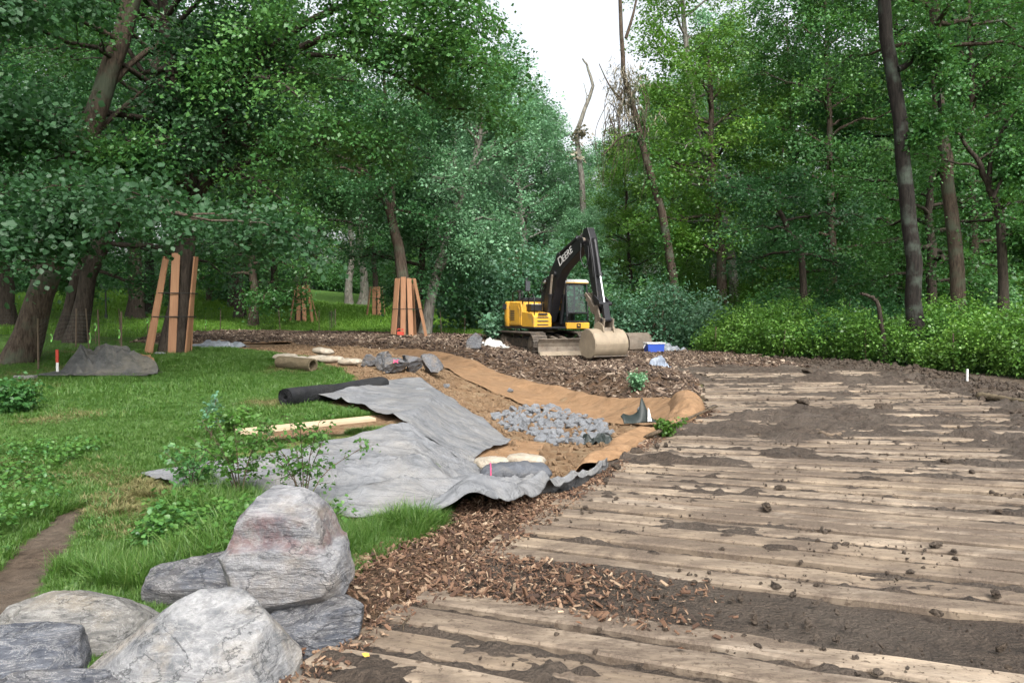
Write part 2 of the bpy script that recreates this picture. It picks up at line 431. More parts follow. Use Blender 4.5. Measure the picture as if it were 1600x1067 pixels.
def glass():
    t = NT('cab_glass'); g = t.n('ShaderNodeBsdfGlossy'); g.inputs['Roughness'].default_value = 0.03; g.inputs['Color'].default_value = (0.9, 0.95, 0.95, 1)
    tr = t.n('ShaderNodeBsdfTransparent'); tr.inputs['Color'].default_value = (0.55, 0.72, 0.68, 1)
    fr = t.n('ShaderNodeFresnel'); fr.inputs['IOR'].default_value = 1.4
    mx = t.n('ShaderNodeMixShader'); t.l(t.math('ADD', fr.outputs[0], 0.03), mx.inputs[0]); t.l(tr.outputs[0], mx.inputs[1]); t.l(g.outputs[0], mx.inputs[2])
    t.l(mx.outputs[0], t.out.inputs['Surface']); return t.m
M['glass'] = glass()
def lumber():
    t = NT('lumber'); o = t.coord(); r = t.rnd()
    g = t.noise(t.mapping(o, (30, 30, 1.6)), 1.3, 5, 0.6, 0.3)
    c = t.mix(t.ramp(g, [(0.3, 0.0), (0.7, 1.0)]), (0.31, 0.135, 0.062), (0.50, 0.265, 0.135))
    c = t.mix(t.math('MULTIPLY', r, 0.4), c, (0.50, 0.28, 0.16))
    t.col(c, 0.66); t.rough(0.7); return t.m
M['lumber'] = lumber()
def lumber2():
    t = NT('pale_lumber'); o = t.coord()
    g = t.noise(t.mapping(o, (1.4, 26, 26)), 1.5, 5, 0.6, 0.3)
    c = t.mix(t.ramp(g, [(0.3, 0.0), (0.7, 1.0)]), (0.46, 0.32, 0.19), (0.72, 0.58, 0.40))
    t.col(c, 0.7); t.rough(0.7); return t.m
M['pale_lumber'] = lumber2()
def cloth(name, a, b, stain, bscale=220, rough=0.9, amt=0.5, kk=0.68):
    t = NT(name); o = t.coord()
    n1 = t.noise(o, 1.6, 6, 0.7, 0.5); n2 = t.noise(o, 7, 5, 0.7); w = t.noise(o, bscale, 2, 0.6)
    c = t.mix(t.ramp(n2, [(0.3, 0.0), (0.7, 1.0)]), a, b)
    c = t.mix(t.ramp(n1, [(0.45, 0.0), (0.68, amt)]), c, stain)
    c = t.mix(t.ramp(w, [(0.35, 0.30), (0.65, 0.0)]), c, tuple(x*0.5 for x in a))
    st_ = t.noise(t.mapping(o, (1.0, 5.0, 5.0), rot=(0, 0, 0.35)), 1.5, 7, 0.75, 0.8)
    c = t.mix(t.ramp(st_, [(0.36, 0.55), (0.52, 0.0)]), c, tuple(x*0.45 for x in a))
    t.col(c, kk); t.rough(rough); cr = t.noise(t.mapping(o, (0.7, 2.6, 1.0), rot=(0, 0, -0.3)), 1.9, 4, 0.55, 1.6)
    cr = t.ramp(t.math('ABSOLUTE', t.math('SUBTRACT', cr, 0.5)), [(0.0, 1.0), (0.07, 0.0)])
    cr2 = t.noise(t.mapping(o, (1.6, 0.9, 1.0), rot=(0, 0, 0.5)), 2.6, 4, 0.55, 1.2)
    cr2 = t.ramp(t.math('ABSOLUTE', t.math('SUBTRACT', cr2, 0.5)), [(0.0, 0.6), (0.05, 0.0)])
    hb = t.math('ADD', t.math('ADD', t.math('MULTIPLY', n2, 0.35), t.math('MULTIPLY', w, 0.15)), t.math('ADD', cr, cr2))
    t.bump(hb, 0.42, 0.022); t.setp(Specular_IOR_Level=0.2)
    return t.m
M['geotex'] = cloth('geotextile', (0.21, 0.22, 0.235), (0.36, 0.37, 0.385), (0.46, 0.43, 0.38), kk=.56)
M['geotex_dark'] = cloth('geotextile_dark', (0.13, 0.135, 0.145), (0.26, 0.265, 0.275), (0.35, 0.31, 0.25))
M['burlap'] = cloth('burlap', (0.31, 0.180, 0.092), (0.43, 0.27, 0.15), (0.27, 0.18, 0.11), 260)
M['tarp'] = cloth('old_tarp', (0.08, 0.085, 0.085), (0.17, 0.17, 0.165), (0.27, 0.24, 0.18), amt=0.6, kk=.6)
M['rollblack'] = cloth('black_roll', (0.018, 0.019, 0.022), (0.034, 0.036, 0.04), (0.05, 0.048, 0.045), rough=0.75)
M['sandbag'] = cloth('sandbag', (0.44, 0.385, 0.30), (0.58, 0.53, 0.44), (0.36, 0.26, 0.17), amt=.75)
M['sandbag_grey'] = cloth('sandbag_grey', (0.10, 0.11, 0.13), (0.17, 0.18, 0.20), (0.26, 0.24, 0.21))
M['whitecloth'] = cloth('white_cloth', (0.60, 0.60, 0.57), (0.72, 0.72, 0.69), (0.5, 0.47, 0.4))
M['coir'] = cloth('coir', (0.17, 0.135, 0.085), (0.25, 0.20, 0.13), (0.2, 0.15, 0.09))
def rock(name, dark, lite, warm, wamt=0.5, band=(1.0, 1.0, 5.0), rot=(0.4, 0.2, 0), purple=None, vein=0.7, kk=0.66):
    t = NT(name); o = t.coord(); r = t.rnd()
    cb = t.n('ShaderNodeCombineXYZ'); t.l(t.math('MULTIPLY', r, 23.0), cb.inputs[0])
    va = t.n('ShaderNodeVectorMath'); va.operation = 'ADD'; t.l(o, va.inputs[0]); t.l(cb.outputs[0], va.inputs[1]); v = va.outputs[0]
    b = t.noise(t.mapping(v, band, rot=rot), 3.0, 8, 0.7, 1.2)
    n1 = t.noise(v, 2.2, 6, 0.65, 0.4); n2 = t.noise(v, 30, 5, 0.75)
    c = t.mix(t.ramp(b, [(0.30, 0.0), (0.68, 1.0)]), dark, lite)
    c = t.mix(t.ramp(n1, [(0.47, 0.0), (0.62, wamt)]), c, warm)
    vn = t.noise(t.mapping(v, band, rot=rot, loc=(3, 1, 7)), 2.3, 7, 0.75, 2.2)
    c = t.mix(t.ramp(t.math('ABSOLUTE', t.math('SUBTRACT', vn, 0.5)), [(0.0, vein), (0.02, 0.0)]), c, (0.62, 0.61, 0.59))
    c = t.mix(t.ramp(n2, [(0.3, 0.35), (0.55, 0.0)]), c, tuple(x*0.45 for x in dark))
    if purple:
        sx = t.n('ShaderNodeSeparateXYZ'); t.l(o, sx.inputs[0])
        f = t.math('MULTIPLY', t.ramp(t.math('ADD', sx.outputs[2], t.math('MULTIPLY', n1, 0.25)), [(purple[0], 0.0), (purple[0]+0.03, 1.0), (purple[0]+0.15, 1.0), (purple[0]+0.20, 0.0)]), t.ramp(t.noise(v, 5, 5, 0.7), [(0.42, 0.0), (0.56, 0.75)]))
        c = t.mix(f, c, purple[1])
    cn = t.noise(t.mapping(v, (1, 1, 2.2), rot=rot, loc=(9, 4, 2)), 1.6, 9, 0.62, 0.9)
    cf = t.ramp(t.math('ABSOLUTE', t.math('SUBTRACT', cn, 0.5)), [(0.0, 0.8), (0.012, 0.0)])
    c = t.mix(cf, c, tuple(x*0.3 for x in dark))
    lp = t.noise(v, 9, 6, 0.72, 0.5)
    c = t.mix(t.ramp(lp, [(0.33, 0.65), (0.5, 0.0)]), c, dark)
    t.col(c, kk); t.rough(0.8); t.setp(Specular_IOR_Level=0.3)
    t.bump(t.math('ADD', t.math('MULTIPLY', b, 1.0), t.math('MULTIPLY', n2, 0.7)), 1.0, 0.03)
    return t.m
M['rock_pale'] = rock('rock_pale', (0.13, 0.14, 0.155), (0.54, 0.54, 0.54), (0.46, 0.385, 0.28), 0.55)
M['rock_tall'] = rock('rock_tall', (0.12, 0.127, 0.148), (0.47, 0.47, 0.48), (0.34, 0.275, 0.20), 0.7, purple=(0.48, (0.20, 0.115, 0.115)))
M['rock_dark'] = rock('rock_dark', (0.042, 0.050, 0.070), (0.23, 0.245, 0.28), (0.22, 0.185, 0.14), 0.35, band=(1, 2, 9), rot=(0.1, 0.15, 0))
M['rock_tan'] = rock('rock_tan', (0.12, 0.12, 0.12), (0.45, 0.43, 0.39), (0.40, 0.34, 0.25), 0.5, band=(1, 1.5, 7), rot=(0.2, 0.1, 0.3))
M['riprap'] = rock('riprap_stone', (0.20, 0.22, 0.245), (0.42, 0.44, 0.47), (0.30, 0.27, 0.22), 0.25, vein=0.2, kk=0.72)
M['rock_creek'] = rock('rock_creek', (0.07, 0.075, 0.09), (0.26, 0.27, 0.29), (0.27, 0.2, 0.13), 0.6)
M['chip'] = None
def chip():
    t = NT('wood_chip'); r = t.rnd()
    t.col(t.ramp(r, [(0.0, (0.030, 0.016, 0.010)), (0.45, (0.085, 0.042, 0.022)), (0.75, (0.135, 0.076, 0.043)), (0.93, (0.21, 0.14, 0.088)), (1.0, (0.34, 0.26, 0.18))])); t.rough(0.85); return t.m
M['chip'] = chip()
M['chip_dark'] = (lambda t: (t.col(t.ramp(t.rnd(), [(0.0, (0.022, 0.014, 0.010)), (0.5, (0.075, 0.047, 0.030)), (0.85, (0.14, 0.10, 0.07)), (1.0, (0.30, 0.24, 0.18))])), t.rough(0.9), t.m)[2])(NT('dark_mulch'))
M['leafdry'] = (lambda t: (t.col(t.ramp(t.rnd(), [(0.0, (0.12, 0.05, 0.025)), (0.6, (0.22, 0.10, 0.045)), (1.0, (0.55, 0.36, 0.05))])), t.rough(0.7), t.m)[2])(NT('dry_leaf'))
M['stake'] = simple('stake_wood', (0.12, 0.088, 0.06), 0.85, nscale=6)
M['wire'] = simple('wire', (0.06, 0.07, 0.065), 0.5, metal=0.6)
M['ribbon'] = simple('green_ribbon', (0.22, 0.62, 0.12), 0.6)
M['red'] = simple('red_paint', (0.42, 0.05, 0.03), 0.6)
M['pink'] = simple('pink_paint', (0.62, 0.06, 0.16), 0.7)
M['blue'] = simple('blue_plastic', (0.03, 0.075, 0.36), 0.4)
M['plasticwrap'] = simple('clear_plastic', (0.17, 0.19, 0.21), 0.3, nscale=5, namp=0.3)
M['bluewrap'] = simple('blue_grey_wrap', (0.17, 0.20, 0.25), 0.35, nscale=6, namp=0.4)
M['siltfence'] = simple('black_silt_fabric', (0.012, 0.018, 0.016), 0.55, nscale=8)
M['strap'] = simple('strap', (0.02, 0.02, 0.02), 0.7)
# ------------------------------------------------------------------ ground sheet
def G(*pp): return [gnd(a, b)[:2] for a, b in pp]
def jit(x, y, amp=0.18, f=1.4):
    return x + amp*fbm(x*f, y*f, 2.0, 3), y + amp*fbm(x*f, y*f, 9.0, 3)
FARMULCH = [(-9.5, 23.2), (-8.2, 24.6), (-5.0, 25.6), (-2.6, 24.2), (0.2, 19.8), (2.0, 16.3), (3.4, 14.0), (3.9, 16.3), (4.6, 20), (5.0, 24), (9.3, 24.0), (9.0, 33), (5.5, 37), (-1, 36.5), (-4.2, 38), (-9, 44), (-13, 42), (-15, 33), (-12.5, 26)]
SOIL = [(-10.6, 24.1), (-7, 25.8), (-4.5, 26.6), (-2.0, 24.3), (0.8, 19.6), (2.6, 16.0), (3.3, 13.4), (2.0, 10.6), (0.9, 8.8), (-0.6, 8.8), (-1.2, 11.0), (-3.0, 12.6), (-3.1, 16.0), (-4.7, 19.0), (-6.9, 21.4), (-8.8, 22.8)]
PATHP = [(-2.74, 4.3), (-2.86, 5.0), (-3.08, 5.6), (-3.32, 6.2), (-3.6, 6.9), (-3.78, 6.7), (-3.58, 5.7), (-3.28, 5.0), (-3.08, 4.3), (-3.0, 3.7), (-2.7, 3.7)]
SCUFF = [(-3.3, 6.2), (-2.9, 6.9), (-2.6, 8.0), (-2.2, 9.4), (-1.6, 10.6), (-2.3, 10.4), (-3.0, 9.2), (-3.5, 8.0), (-3.7, 6.8)]
CUT = [(-3.0, 9.6), (-2.0, 10.3), (-1.0, 11.2), (-1.3, 12.2), (-2.2, 11.4), (-3.4, 10.2)]
def zones(x, y):
    """mulch, mud, soil weights"""
    jx, jy = jit(x, y)
    xr = road_side(x, y)
    u = jx - xr
    road = (u > -0.45) & (u < 6.9) & (y < 27) 
    right = (u > 4.3) & (y < 30) & (jx - np.interp(y, [0, 20, 36], [12.9, 12.9, 8.4]) < 0.2)
    mud = road | right
    jx2, jy2 = jit(x, y, 0.30, 0.9)
    mulch = in_poly(jx2, jy2, FARMULCH) | ((u > -0.75 + 0.55*sstep(9, 14, y)) & (u < 0.35) & (y < 14)) | ((u > 0.0) & (u < 2.0+0.9*fbm(x*2, y*2, 4, 2)) & (y + .40*u > 4.68) & (y + .40*u < 5.46))
    soil = in_poly(jx, jy, SOIL) | in_poly(jx, jy, CUT)
    px_, py_ = jit(x, y, .20, 2.2); mud = mud | in_poly(px_, py_, PATHP)
    scuff = in_poly(jx2, jy2, SCUFF)
    mu = mulch.astype(float); md = (mud & ~mulch).astype(float); so = (soil & ~(road & (u > -0.2)) & ~(mulch & (y < 14)))
    so = so.astype(float) + 0.35*scuff*(fbm(x*4, y*4, 1, 3) > -0.1)
    return mu, md, np.clip(so, 0, 1)

def axis_pts(lo, hi, d, far_lo, far_hi, g=1.12):
    mid = list(np.arange(lo, hi, d)); a = []; s = d; v = lo
    while v > far_lo: s *= g; v -= s; a.append(v)
    b = []; s = d; v = mid[-1]
    while v < far_hi: s *= g; v += s; b.append(v)
    return np.array(a[::-1] + mid + b)
xs = axis_pts(-6.5, 10.5, 0.07, -420, 420)
ys = axis_pts(2.6, 21.0, 0.07, -120, 620, 1.045)
GX, GY = np.meshgrid(xs, ys, indexing='ij')
gx, gy = GX.ravel(), GY.ravel()
gz = hh(gx, gy)
mu, md, so = zones(gx, gy)
rough = 0.022*fbm(gx*5, gy*5, 3.0, 4)*(1 + 1.2*so + 0.9*mu + 0.6*md)
soilclod = so*0.07*np.maximum(0, fbm(gx*2.6, gy*2.6, 6.0, 4))*sstep(9, 12, gy)
farlump = mu*0.13*np.maximum(0, fbm(gx*1.5, gy*1.5, 7.0, 4))*sstep(13, 16, gy)
inch = in_poly(gx, gy, SOIL)
gz2 = gz + (rough*(~inch) + rough*0.6*inch)*sstep(60, 30, gy) + soilclod + farlump
gme = np_mesh('ground', np.stack([gx, gy, gz2], 1), grid_faces(len(xs), len(ys)), smooth=True)
ca = gme.color_attributes.new('zone', 'FLOAT_COLOR', 'POINT')
ca.data.foreach_set('color', np.stack([mu, md, so, np.ones_like(mu)], 1).astype(np.float32).ravel())
ground = link('ground', gme, None, M['ground']); tag(ground, kind='structure')

# ------------------------------------------------------------------ timber haul road
rng = np.random.default_rng(5)
PITCHP = 0.300
arcP = np.array(ROADL, float); seg = np.hypot(*np.diff(arcP, axis=0).T); arcS = np.concatenate([[0], np.cumsum(seg)])
def road_at(s): return np.array([np.interp(s, arcS, arcP[:, 0]), np.interp(s, arcS, arcP[:, 1])])
def plank_angle(y): return R(np.interp(y, [4, 7.5, 9.5, 12.6, 14.5, 17, 21], [-22, -21, -13, 0, 5, 9, 10]))
# a handful of sawn timbers, shared
def sawn(L, W, T, seed):
    r = np.random.default_rng(seed); n = 14; prof = []
    xs_ = np.linspace(0, L, n); V = []
    for i, x in enumerate(xs_):
        wy = r.normal(0, 0.004); wz = r.normal(0, 0.0025); c = 0.012
        w = W/2 + r.normal(0, 0.003)
        for (yy, zz) in ((-w, -T), (w, -T), (w, -c), (w-c, 0), (-w+c, 0), (-w, -c)):
            V.append((x + (r.normal(0, 0.01) if i in (0, n-1) else 0), yy+wy, zz+wz))
    F4 = []
    for i in range(n-1):
        for k in range(6): F4.append((i*6+k, i*6+(k+1) % 6, (i+1)*6+(k+1) % 6, (i+1)*6+k))
    me = bpy.data.meshes.new('plank'); me.from_pydata(V, [], F4 + [tuple(range(6))[::-1], tuple(range((n-1)*6, n*6))])
    me.materials.append(M['plank']); me.update(); return me
plank_meshes = [sawn(4.75, 0.208, 0.10, i) for i in range(6)]
plank_long = [sawn(5.3, 0.208, 0.10, 20+i) for i in range(3)]
mat_rows = [ # s range on the left edge, sideways shift of the whole mat, label
    (3.0, 4.72, 0.00, 'nearest timber mat of broad pale planks at the bottom of the picture'),
    (5.55, 7.35, 0.00, 'timber mat of pale planks just beyond the mud-filled gap'),
    (7.35, 9.2, 0.10, 'timber mat beside the grey fabric corner, with the large clod on its planks'),
    (9.2, 11.3, -0.05, 'muddy timber mat beside the black silt fabric and long stick'),
    (11.3, 13.6, 0.05, 'mud-smeared timber mat where the haul road bends'),
    (13.6, 16.5, 0.0, 'timber mat beside the outer end of the burlap roll'),
    (16.5, 19.4, 0.1, 'far timber mat with its dark edge toward the mulch berm'),
    (19.4, 22.2, 0.5, 'farthest timber mat, half buried in mud near the excavator')]
def s_of_y(y): return float(np.interp(y, arcP[:, 1], arcS))
for (y0, y1, sh, lab) in mat_rows:
    sA, sB = s_of_y(y0), s_of_y(y1)
    p0 = road_at(sA)
    ang0 = plank_angle((y0+y1)/2)
    root = empty('timber_mat', (p0[0], p0[1], -0.1), 0, lab, 'timber mat', 'timber mats laid as a haul road')
    s = sA; k = 0
    while s < sB - 0.05:
        p = road_at(s); a = plank_angle(p[1]); t = road_at(s+0.1) - p; t /= np.linalg.norm(t)
        nrm = np.array([-math.sin(a), math.cos(a)])
        me = (plank_long if p[1] > 13.5 else plank_meshes)[rng.integers(3 if p[1] > 13.5 else 6)]
        o = link('plank', me, root)
        jx = sh + rng.normal(0, 0.035)
        d = np.array([math.cos(a), math.sin(a)])
        q = p + d*jx
        o.location = (q[0]-p0[0], q[1]-p0[1], 0.1 + rng.normal(0, 0.009) + (0.014 if k % 5 == 0 else 0))
        o.rotation_euler = (rng.normal(0, 0.006), rng.normal(0, 0.0015), a + rng.normal(0, 0.0025))
        s += PITCHP/max(0.5, float(t @ nrm))*(1+rng.normal(0, 0.02)); k += 1

# ------------------------------------------------------------------ mud lying over and between the timbers
us = np.arange(-0.25, 6.6, 0.030); vs = np.concatenate([np.arange(3.0, 7.0, 0.023), np.arange(7.0, 13.0, 0.034), np.arange(13.0, 25, 0.06)])
U, Vv = np.meshgrid(us, vs, indexing='ij'); u, v = U.ravel(), Vv.ravel()
pa = np.interp(v, [4, 7.5, 9.5, 12.6, 14.5, 17, 21], np.radians([-22, -21, -13, 0, 5, 9, 10]))
mx_ = np.interp(v, arcP[:, 1], arcP[:, 0]) + u*np.cos(pa); my_ = v + u*np.sin(pa)
base = -0.031 + 0.036*fbm(u*1.6, v*5, 3.0, 6) + 0.022*fbm(mx_*9, my_*13, 33.0, 3) + 0.012*vnoise(mx_*22, my_*26, 3.0)
def blob(cx, cy, rx, ry, amp, f=1.6):
    d = ((mx_-cx)/rx)**2 + ((my_-cy)/ry)**2 + 1.5*fbm(mx_*f, my_*f*2.0, 11.0, 6)
    return amp*np.clip(1-d, 0, 1)
base += 0.055*np.clip(fbm(u*1.1, v*3.0, 8.0, 6)*2.2-0.24, 0, 1)*(.5+.5*sstep(6, 10, v))
base += 0.05*np.clip(fbm(u*2.6, v*7.0, 21.0, 5)*2.6-0.85, 0, 1)
gapm = sstep(4.60, 4.78, v)*sstep(5.62, 5.48, v)
base = base*(1-gapm) + gapm*(-0.016 + 0.040*fbm(mx_*2.5, my_*2.5, 4, 6) - 0.02*sstep(1.3, 2.4, u)*sstep(3.6, 2.6, u))
base += blob(5.6, 12.0, 2.3, 1.5, 0.07) + blob(3.3, 11.2, 1.2, .7, 0.06) + blob(4.2, 12.3, 1.5, 0.7, 0.055) + blob(6.8, 9.6, 1.0, 1.3, 0.06) + blob(6.6, 16.0, 1.6, 0.5, .04)
base += blob(5.5, 19.2, 1.6, 0.8, 0.06) + blob(8.5, 19.5, 1.8, 1.6, 0.08) + blob(6.5, 22.5, 3.4, 1.2, 0.09) + blob(2.2, 8.9, .9, .35, .06) + blob(4.9, 17.8, 1.2, .5, .05)
edge = np.clip((u-4.75-.5*sstep(13, 15, v))/0.6, 0, 1); base += 0.07*edge + 0.09*edge*fbm(mx_*2.2, my_*2.2, 12.0, 4)
base += 0.022*fbm(mx_*8, my_*8, 2.0, 5)*np.clip((base+0.02)/0.03, 0.2, 2.2)
base = np.where(u < 0.0, base-0.05, base)
mud_o = link('mud', np_mesh('mud', np.stack([mx_, my_, base], 1), grid_faces(len(us), len(vs)), smooth=True), None, M['mud'])
tag(mud_o, 'brown mud smeared over and between the haul road timbers', 'mud', kind='stuff')
# ------------------------------------------------------------------ draped cloths
def ruled(name, A, B, nu, nv, mat, wr, off=0.02, zmin=-9.0, thick=0.006, parent=None):
    """cloth between two border lines (world xy), lying on the ground with folds wr(x, y, u, v)"""
    A = smooth_curve(A, nu); B = smooth_curve(B, nu)
    t = np.linspace(0, 1, nv)[None, :, None]
    P = A[:, None, :]*(1-t) + B[:, None, :]*t
    x, y = P[..., 0].ravel(), P[..., 1].ravel()
    uu = np.repeat(np.linspace(0, 1, nu), nv); vv = np.tile(np.linspace(0, 1, nv), nu)
    ex = 0.10*fbm(x*1.0, y*1.0, 31, 3)
    z = np.maximum(hh(x, y), zmin) + off + wr(x, y, uu, vv)
    o0 = np.array([x.mean(), y.mean(), z.min()])
    me = np_mesh(name, np.stack([x+ex, y+ex*0.6, z], 1) - o0, grid_faces(nu, nv), smooth=True)
    o = link(name, me, parent, mat); o.location = o0
    m = o.modifiers.new('thickness', 'SOLIDIFY'); m.thickness = thick; m.offset = 1
    return o
def ridge(x, y, ang, f, ph, warp=1.0):
    c, s = math.cos(ang), math.sin(ang)
    a = x*c + y*s; b = -x*s + y*c
    q = fbm(a*f*0.22+ph, b*f*0.22, ph, 3)*2.2*warp
    r = 1-np.abs(((b*f + q + ph) % 2.0) - 1)
    return r**2.5 * sstep(-0.25, 0.5, fbm(a*0.7+ph, b*0.7, ph*1.7, 3))

def wr_low(x, y, u, v):
    w = 0.17*ridge(x, y, 0.30, 1.7, 1.0) + 0.09*ridge(x, y, -0.1, 3.4, 2.3) + 0.09*ridge(x, y, 0.7, 2.6, 4.1) + 0.07*ridge(x, y, 0.15, 5.0, 9.1) + 0.05*ridge(x, y, 0.45, 8.0, 5.3) + 0.03*fbm(x*2.4, y*2.4, 5, 4)
    lip = 0.13*sstep(0.35, 0.9, u)*np.exp(-((v-0.93)/0.08)**2) + 0.18*np.exp(-((u-0.72)/0.06)**2)*np.exp(-((v-0.97)/0.12)**2)
    return w*sstep(0, 0.08, v)*(0.25+0.75*sstep(0, 0.15, u)) + lip
# lower sheet: back border from the left tip to the corner by the planks, front border along the tall grass
lowA = [(-3.70, 7.9), (-2.6, 9.0), (-1.5, 10.6), (-0.75, 11.1), (-0.2, 9.9), (0.15, 9.35), (1.02, 8.62)]
lowB = [(-3.62, 7.85), (-2.9, 7.25), (-2.1, 6.6), (-1.3, 6.25), (-0.55, 6.15), (0.05, 6.6), (0.95, 8.3)]
fab1 = ruled('geotextile_sheet', lowA, lowB, 200, 110, M['geotex'], wr_low, 0.03)
tag(fab1, 'large grey geotextile sheet with deep folds behind the boulders', 'fabric sheet', 'grey geotextile sheets over the creek bank')
def wr_up(x, y, u, v):
    return 0.075*ridge(x, y, 1.0, 1.9, 6.0) + 0.06*ridge(x, y, 0.1, 2.7, 7.7) + 0.05*fbm(x*2.0, y*2.0, 8, 4) + 0.03*ridge(x, y, 0.5, 5.0, 3.3) + 0.075
upA = [(-3.75, 12.9), (-3.3, 13.9), (-2.7, 15.0), (-1.9, 15.6), (-1.1, 15.2), (-0.45, 13.6), (-0.05, 12.3)]
upB = [(-3.70, 12.75), (-3.1, 12.7), (-2.7, 12.3), (-2.3, 11.9), (-1.7, 11.0), (-1.1, 10.3), (-0.62, 10.05)]
fab2 = ruled('geotextile_sheet', upA, upB, 120, 70, M['geotex'], wr_up, 0.03)
tag(fab2, 'pale grey geotextile sheet overlapping the larger one beside the black roll', 'fabric sheet', 'grey geotextile sheets over the creek bank')

def wr_bur(x, y, u, v):
    return 0.07*ridge(x, y, -0.9, 1.6, 3.0) + 0.05*fbm(x*1.8, y*1.8, 15, 4) + .04*ridge(x, y, 0.4, 3.1, 8.0) + .03*ridge(x, y, -1.3, 4.2, 5.0) + 0.16*np.exp(-((v-0.12)/0.12)**2)*sstep(0.0, 0.2, u)*sstep(1.0, 0.75, u)*0.5
burA = [(-10.2, 24.6), (-6.5, 26.4), (-3.6, 26.0), (-1.6, 24.0), (0.2, 20.9), (1.5, 18.2), (2.55, 16.0), (3.35, 14.2)]
burB = [(-10.2, 24.1), (-6.8, 25.5), (-4.5, 24.7), (-2.6, 22.5), (-0.85, 19.2), (0.45, 17.0), (1.75, 15.0), (2.45, 13.0)]
bur1 = ruled('burlap_blanket', burA, burB, 220, 44, M['burlap'], wr_bur, 0.04)
tag(bur1, 'long tan burlap blanket lining the far creek bank below the mulch', 'burlap', 'burlap blankets on the creek banks')
def wr_bur2(x, y, u, v):
    return 0.22*np.sin(np.pi*np.clip(v, 0, 1)**.7)**0.7*(0.75+0.6*fbm(u*9, v*2, 3, 3)) - .30*np.clip((v-.6)/.4, 0, 1)**1.5 + 0.05*fbm(x*4, y*4, 7, 4)
b2y = np.array([14.6, 13.7, 12.6, 11.5, 10.4, 9.6, 9.1])
b2A = [(float(road_side(0, y_))-.03, y_) for y_ in b2y]; b2B = [(float(road_side(0, y_))-.95+.04*(14-y_), y_-.25) for y_ in b2y]
bur2 = ruled('burlap_roll', b2A, b2B, 110, 30, M['burlap'], wr_bur2, 0.0, -.16)
tag(bur2, 'lumpy roll of tan burlap lying along the edge of the timber mats', 'burlap', 'burlap blankets on the creek banks')
def wr_bur3(x, y, u, v): return 0.02*fbm(x*3, y*3, 17, 3) + 0.03*np.exp(-((v-0.45)/0.05)**2)
b3A = [(-0.25, 12.5), (0.05, 12.9), (0.5, 12.7)]; b3B = [(-0.62, 10.0), (-0.1, 9.9), (0.25, 10.3)]
bur3 = ruled('burlap_flap', b3A, b3B, 30, 40, M['burlap'], wr_bur3, 0.03)
tag(bur3, 'small burlap flap showing from under the upper grey sheet', 'burlap', 'burlap blankets on the creek banks')

# black roll of fabric on the lawn edge
pA = np.array(gnd(446, 638)); pB = np.array(gnd(598, 612))
ax_ = pB-pA; Lr = np.linalg.norm(ax_)
mb = MB(); nseg = 40; rr = 0.145
for i in range(1): pass
V = []; nr = 28
for i in range(nseg+1):
    t = i/nseg; c = np.array([Lr*t, 0, rr + 0.02 - 0.025*math.sin(t*math.pi) + 0.01*math.sin(9*t)])
    for k in range(nr):
        a = 2*math.pi*k/nr; r_ = rr*(1 + 0.05*math.sin(3*a+2*t*3) + 0.02*math.sin(22*t+k))*(1 if 0 < i < nseg else 0.97)
        V.append((c[0], c[1]+r_*math.cos(a), c[2]+r_*math.sin(a)))
F = [(i*nr+k, i*nr+(k+1) % nr, (i+1)*nr+(k+1) % nr, (i+1)*nr+k) for i in range(nseg) for k in range(nr)]
mb.add(V, F)
root = empty('fabric_roll', tuple(pA + np.array([0, 0, 0.0])), math.atan2(ax_[1], ax_[0]), 'black roll of landscape fabric lying on the lawn edge', 'fabric roll')
ro = mb.build('roll', M['rollblack'], root, smooth=True)
for xx, sg in ((0.004, -1), (Lr-0.004, 1)):   # the spiral of layers seen at each end
    sp = MB()
    th_ = np.linspace(0, 8*math.pi, 130); rad_ = 0.03 + 0.105*th_/th_[-1]
    V = [(x_, (r_+e_)*math.cos(t_), rr+0.02+(r_+e_)*math.sin(t_)) for t_, r_ in zip(th_, rad_) for x_, e_ in ((xx, 0), (xx, .012), (xx-sg*.05, .012), (xx-sg*.05, 0))]
    sp.add(V, [(4*i+k, 4*i+(k+1) % 4, 4*i+4+(k+1) % 4, 4*i+4+k) for i in range(129) for k in range(4)])
    sp.build('end_layers', M['rollblack'], root)
    MB().cyl((xx-sg*0.06, 0, rr+0.02), (xx-sg*0.05, 0, rr+0.02), rr*0.95, 20).build('roll_core', M['rollblack'], root)

# sawn board on the fabric
a = np.array(gnd(372, 702)); b = np.array(gnd(582, 678)); d = b-a; L = np.linalg.norm(d)
bd = MB().box((L/2, 0, 0.03), (L, 0.20, 0.04)).build('lumber_board', M['pale_lumber'], None, 0.004)
bd.location = a + np.array([0, 0, 0.17]); bd.rotation_euler = (0.05, -math.asin(d[2]/L), math.atan2(d[1], d[0]))
tag(bd, 'long pale sawn board lying across the grey sheets', 'board')

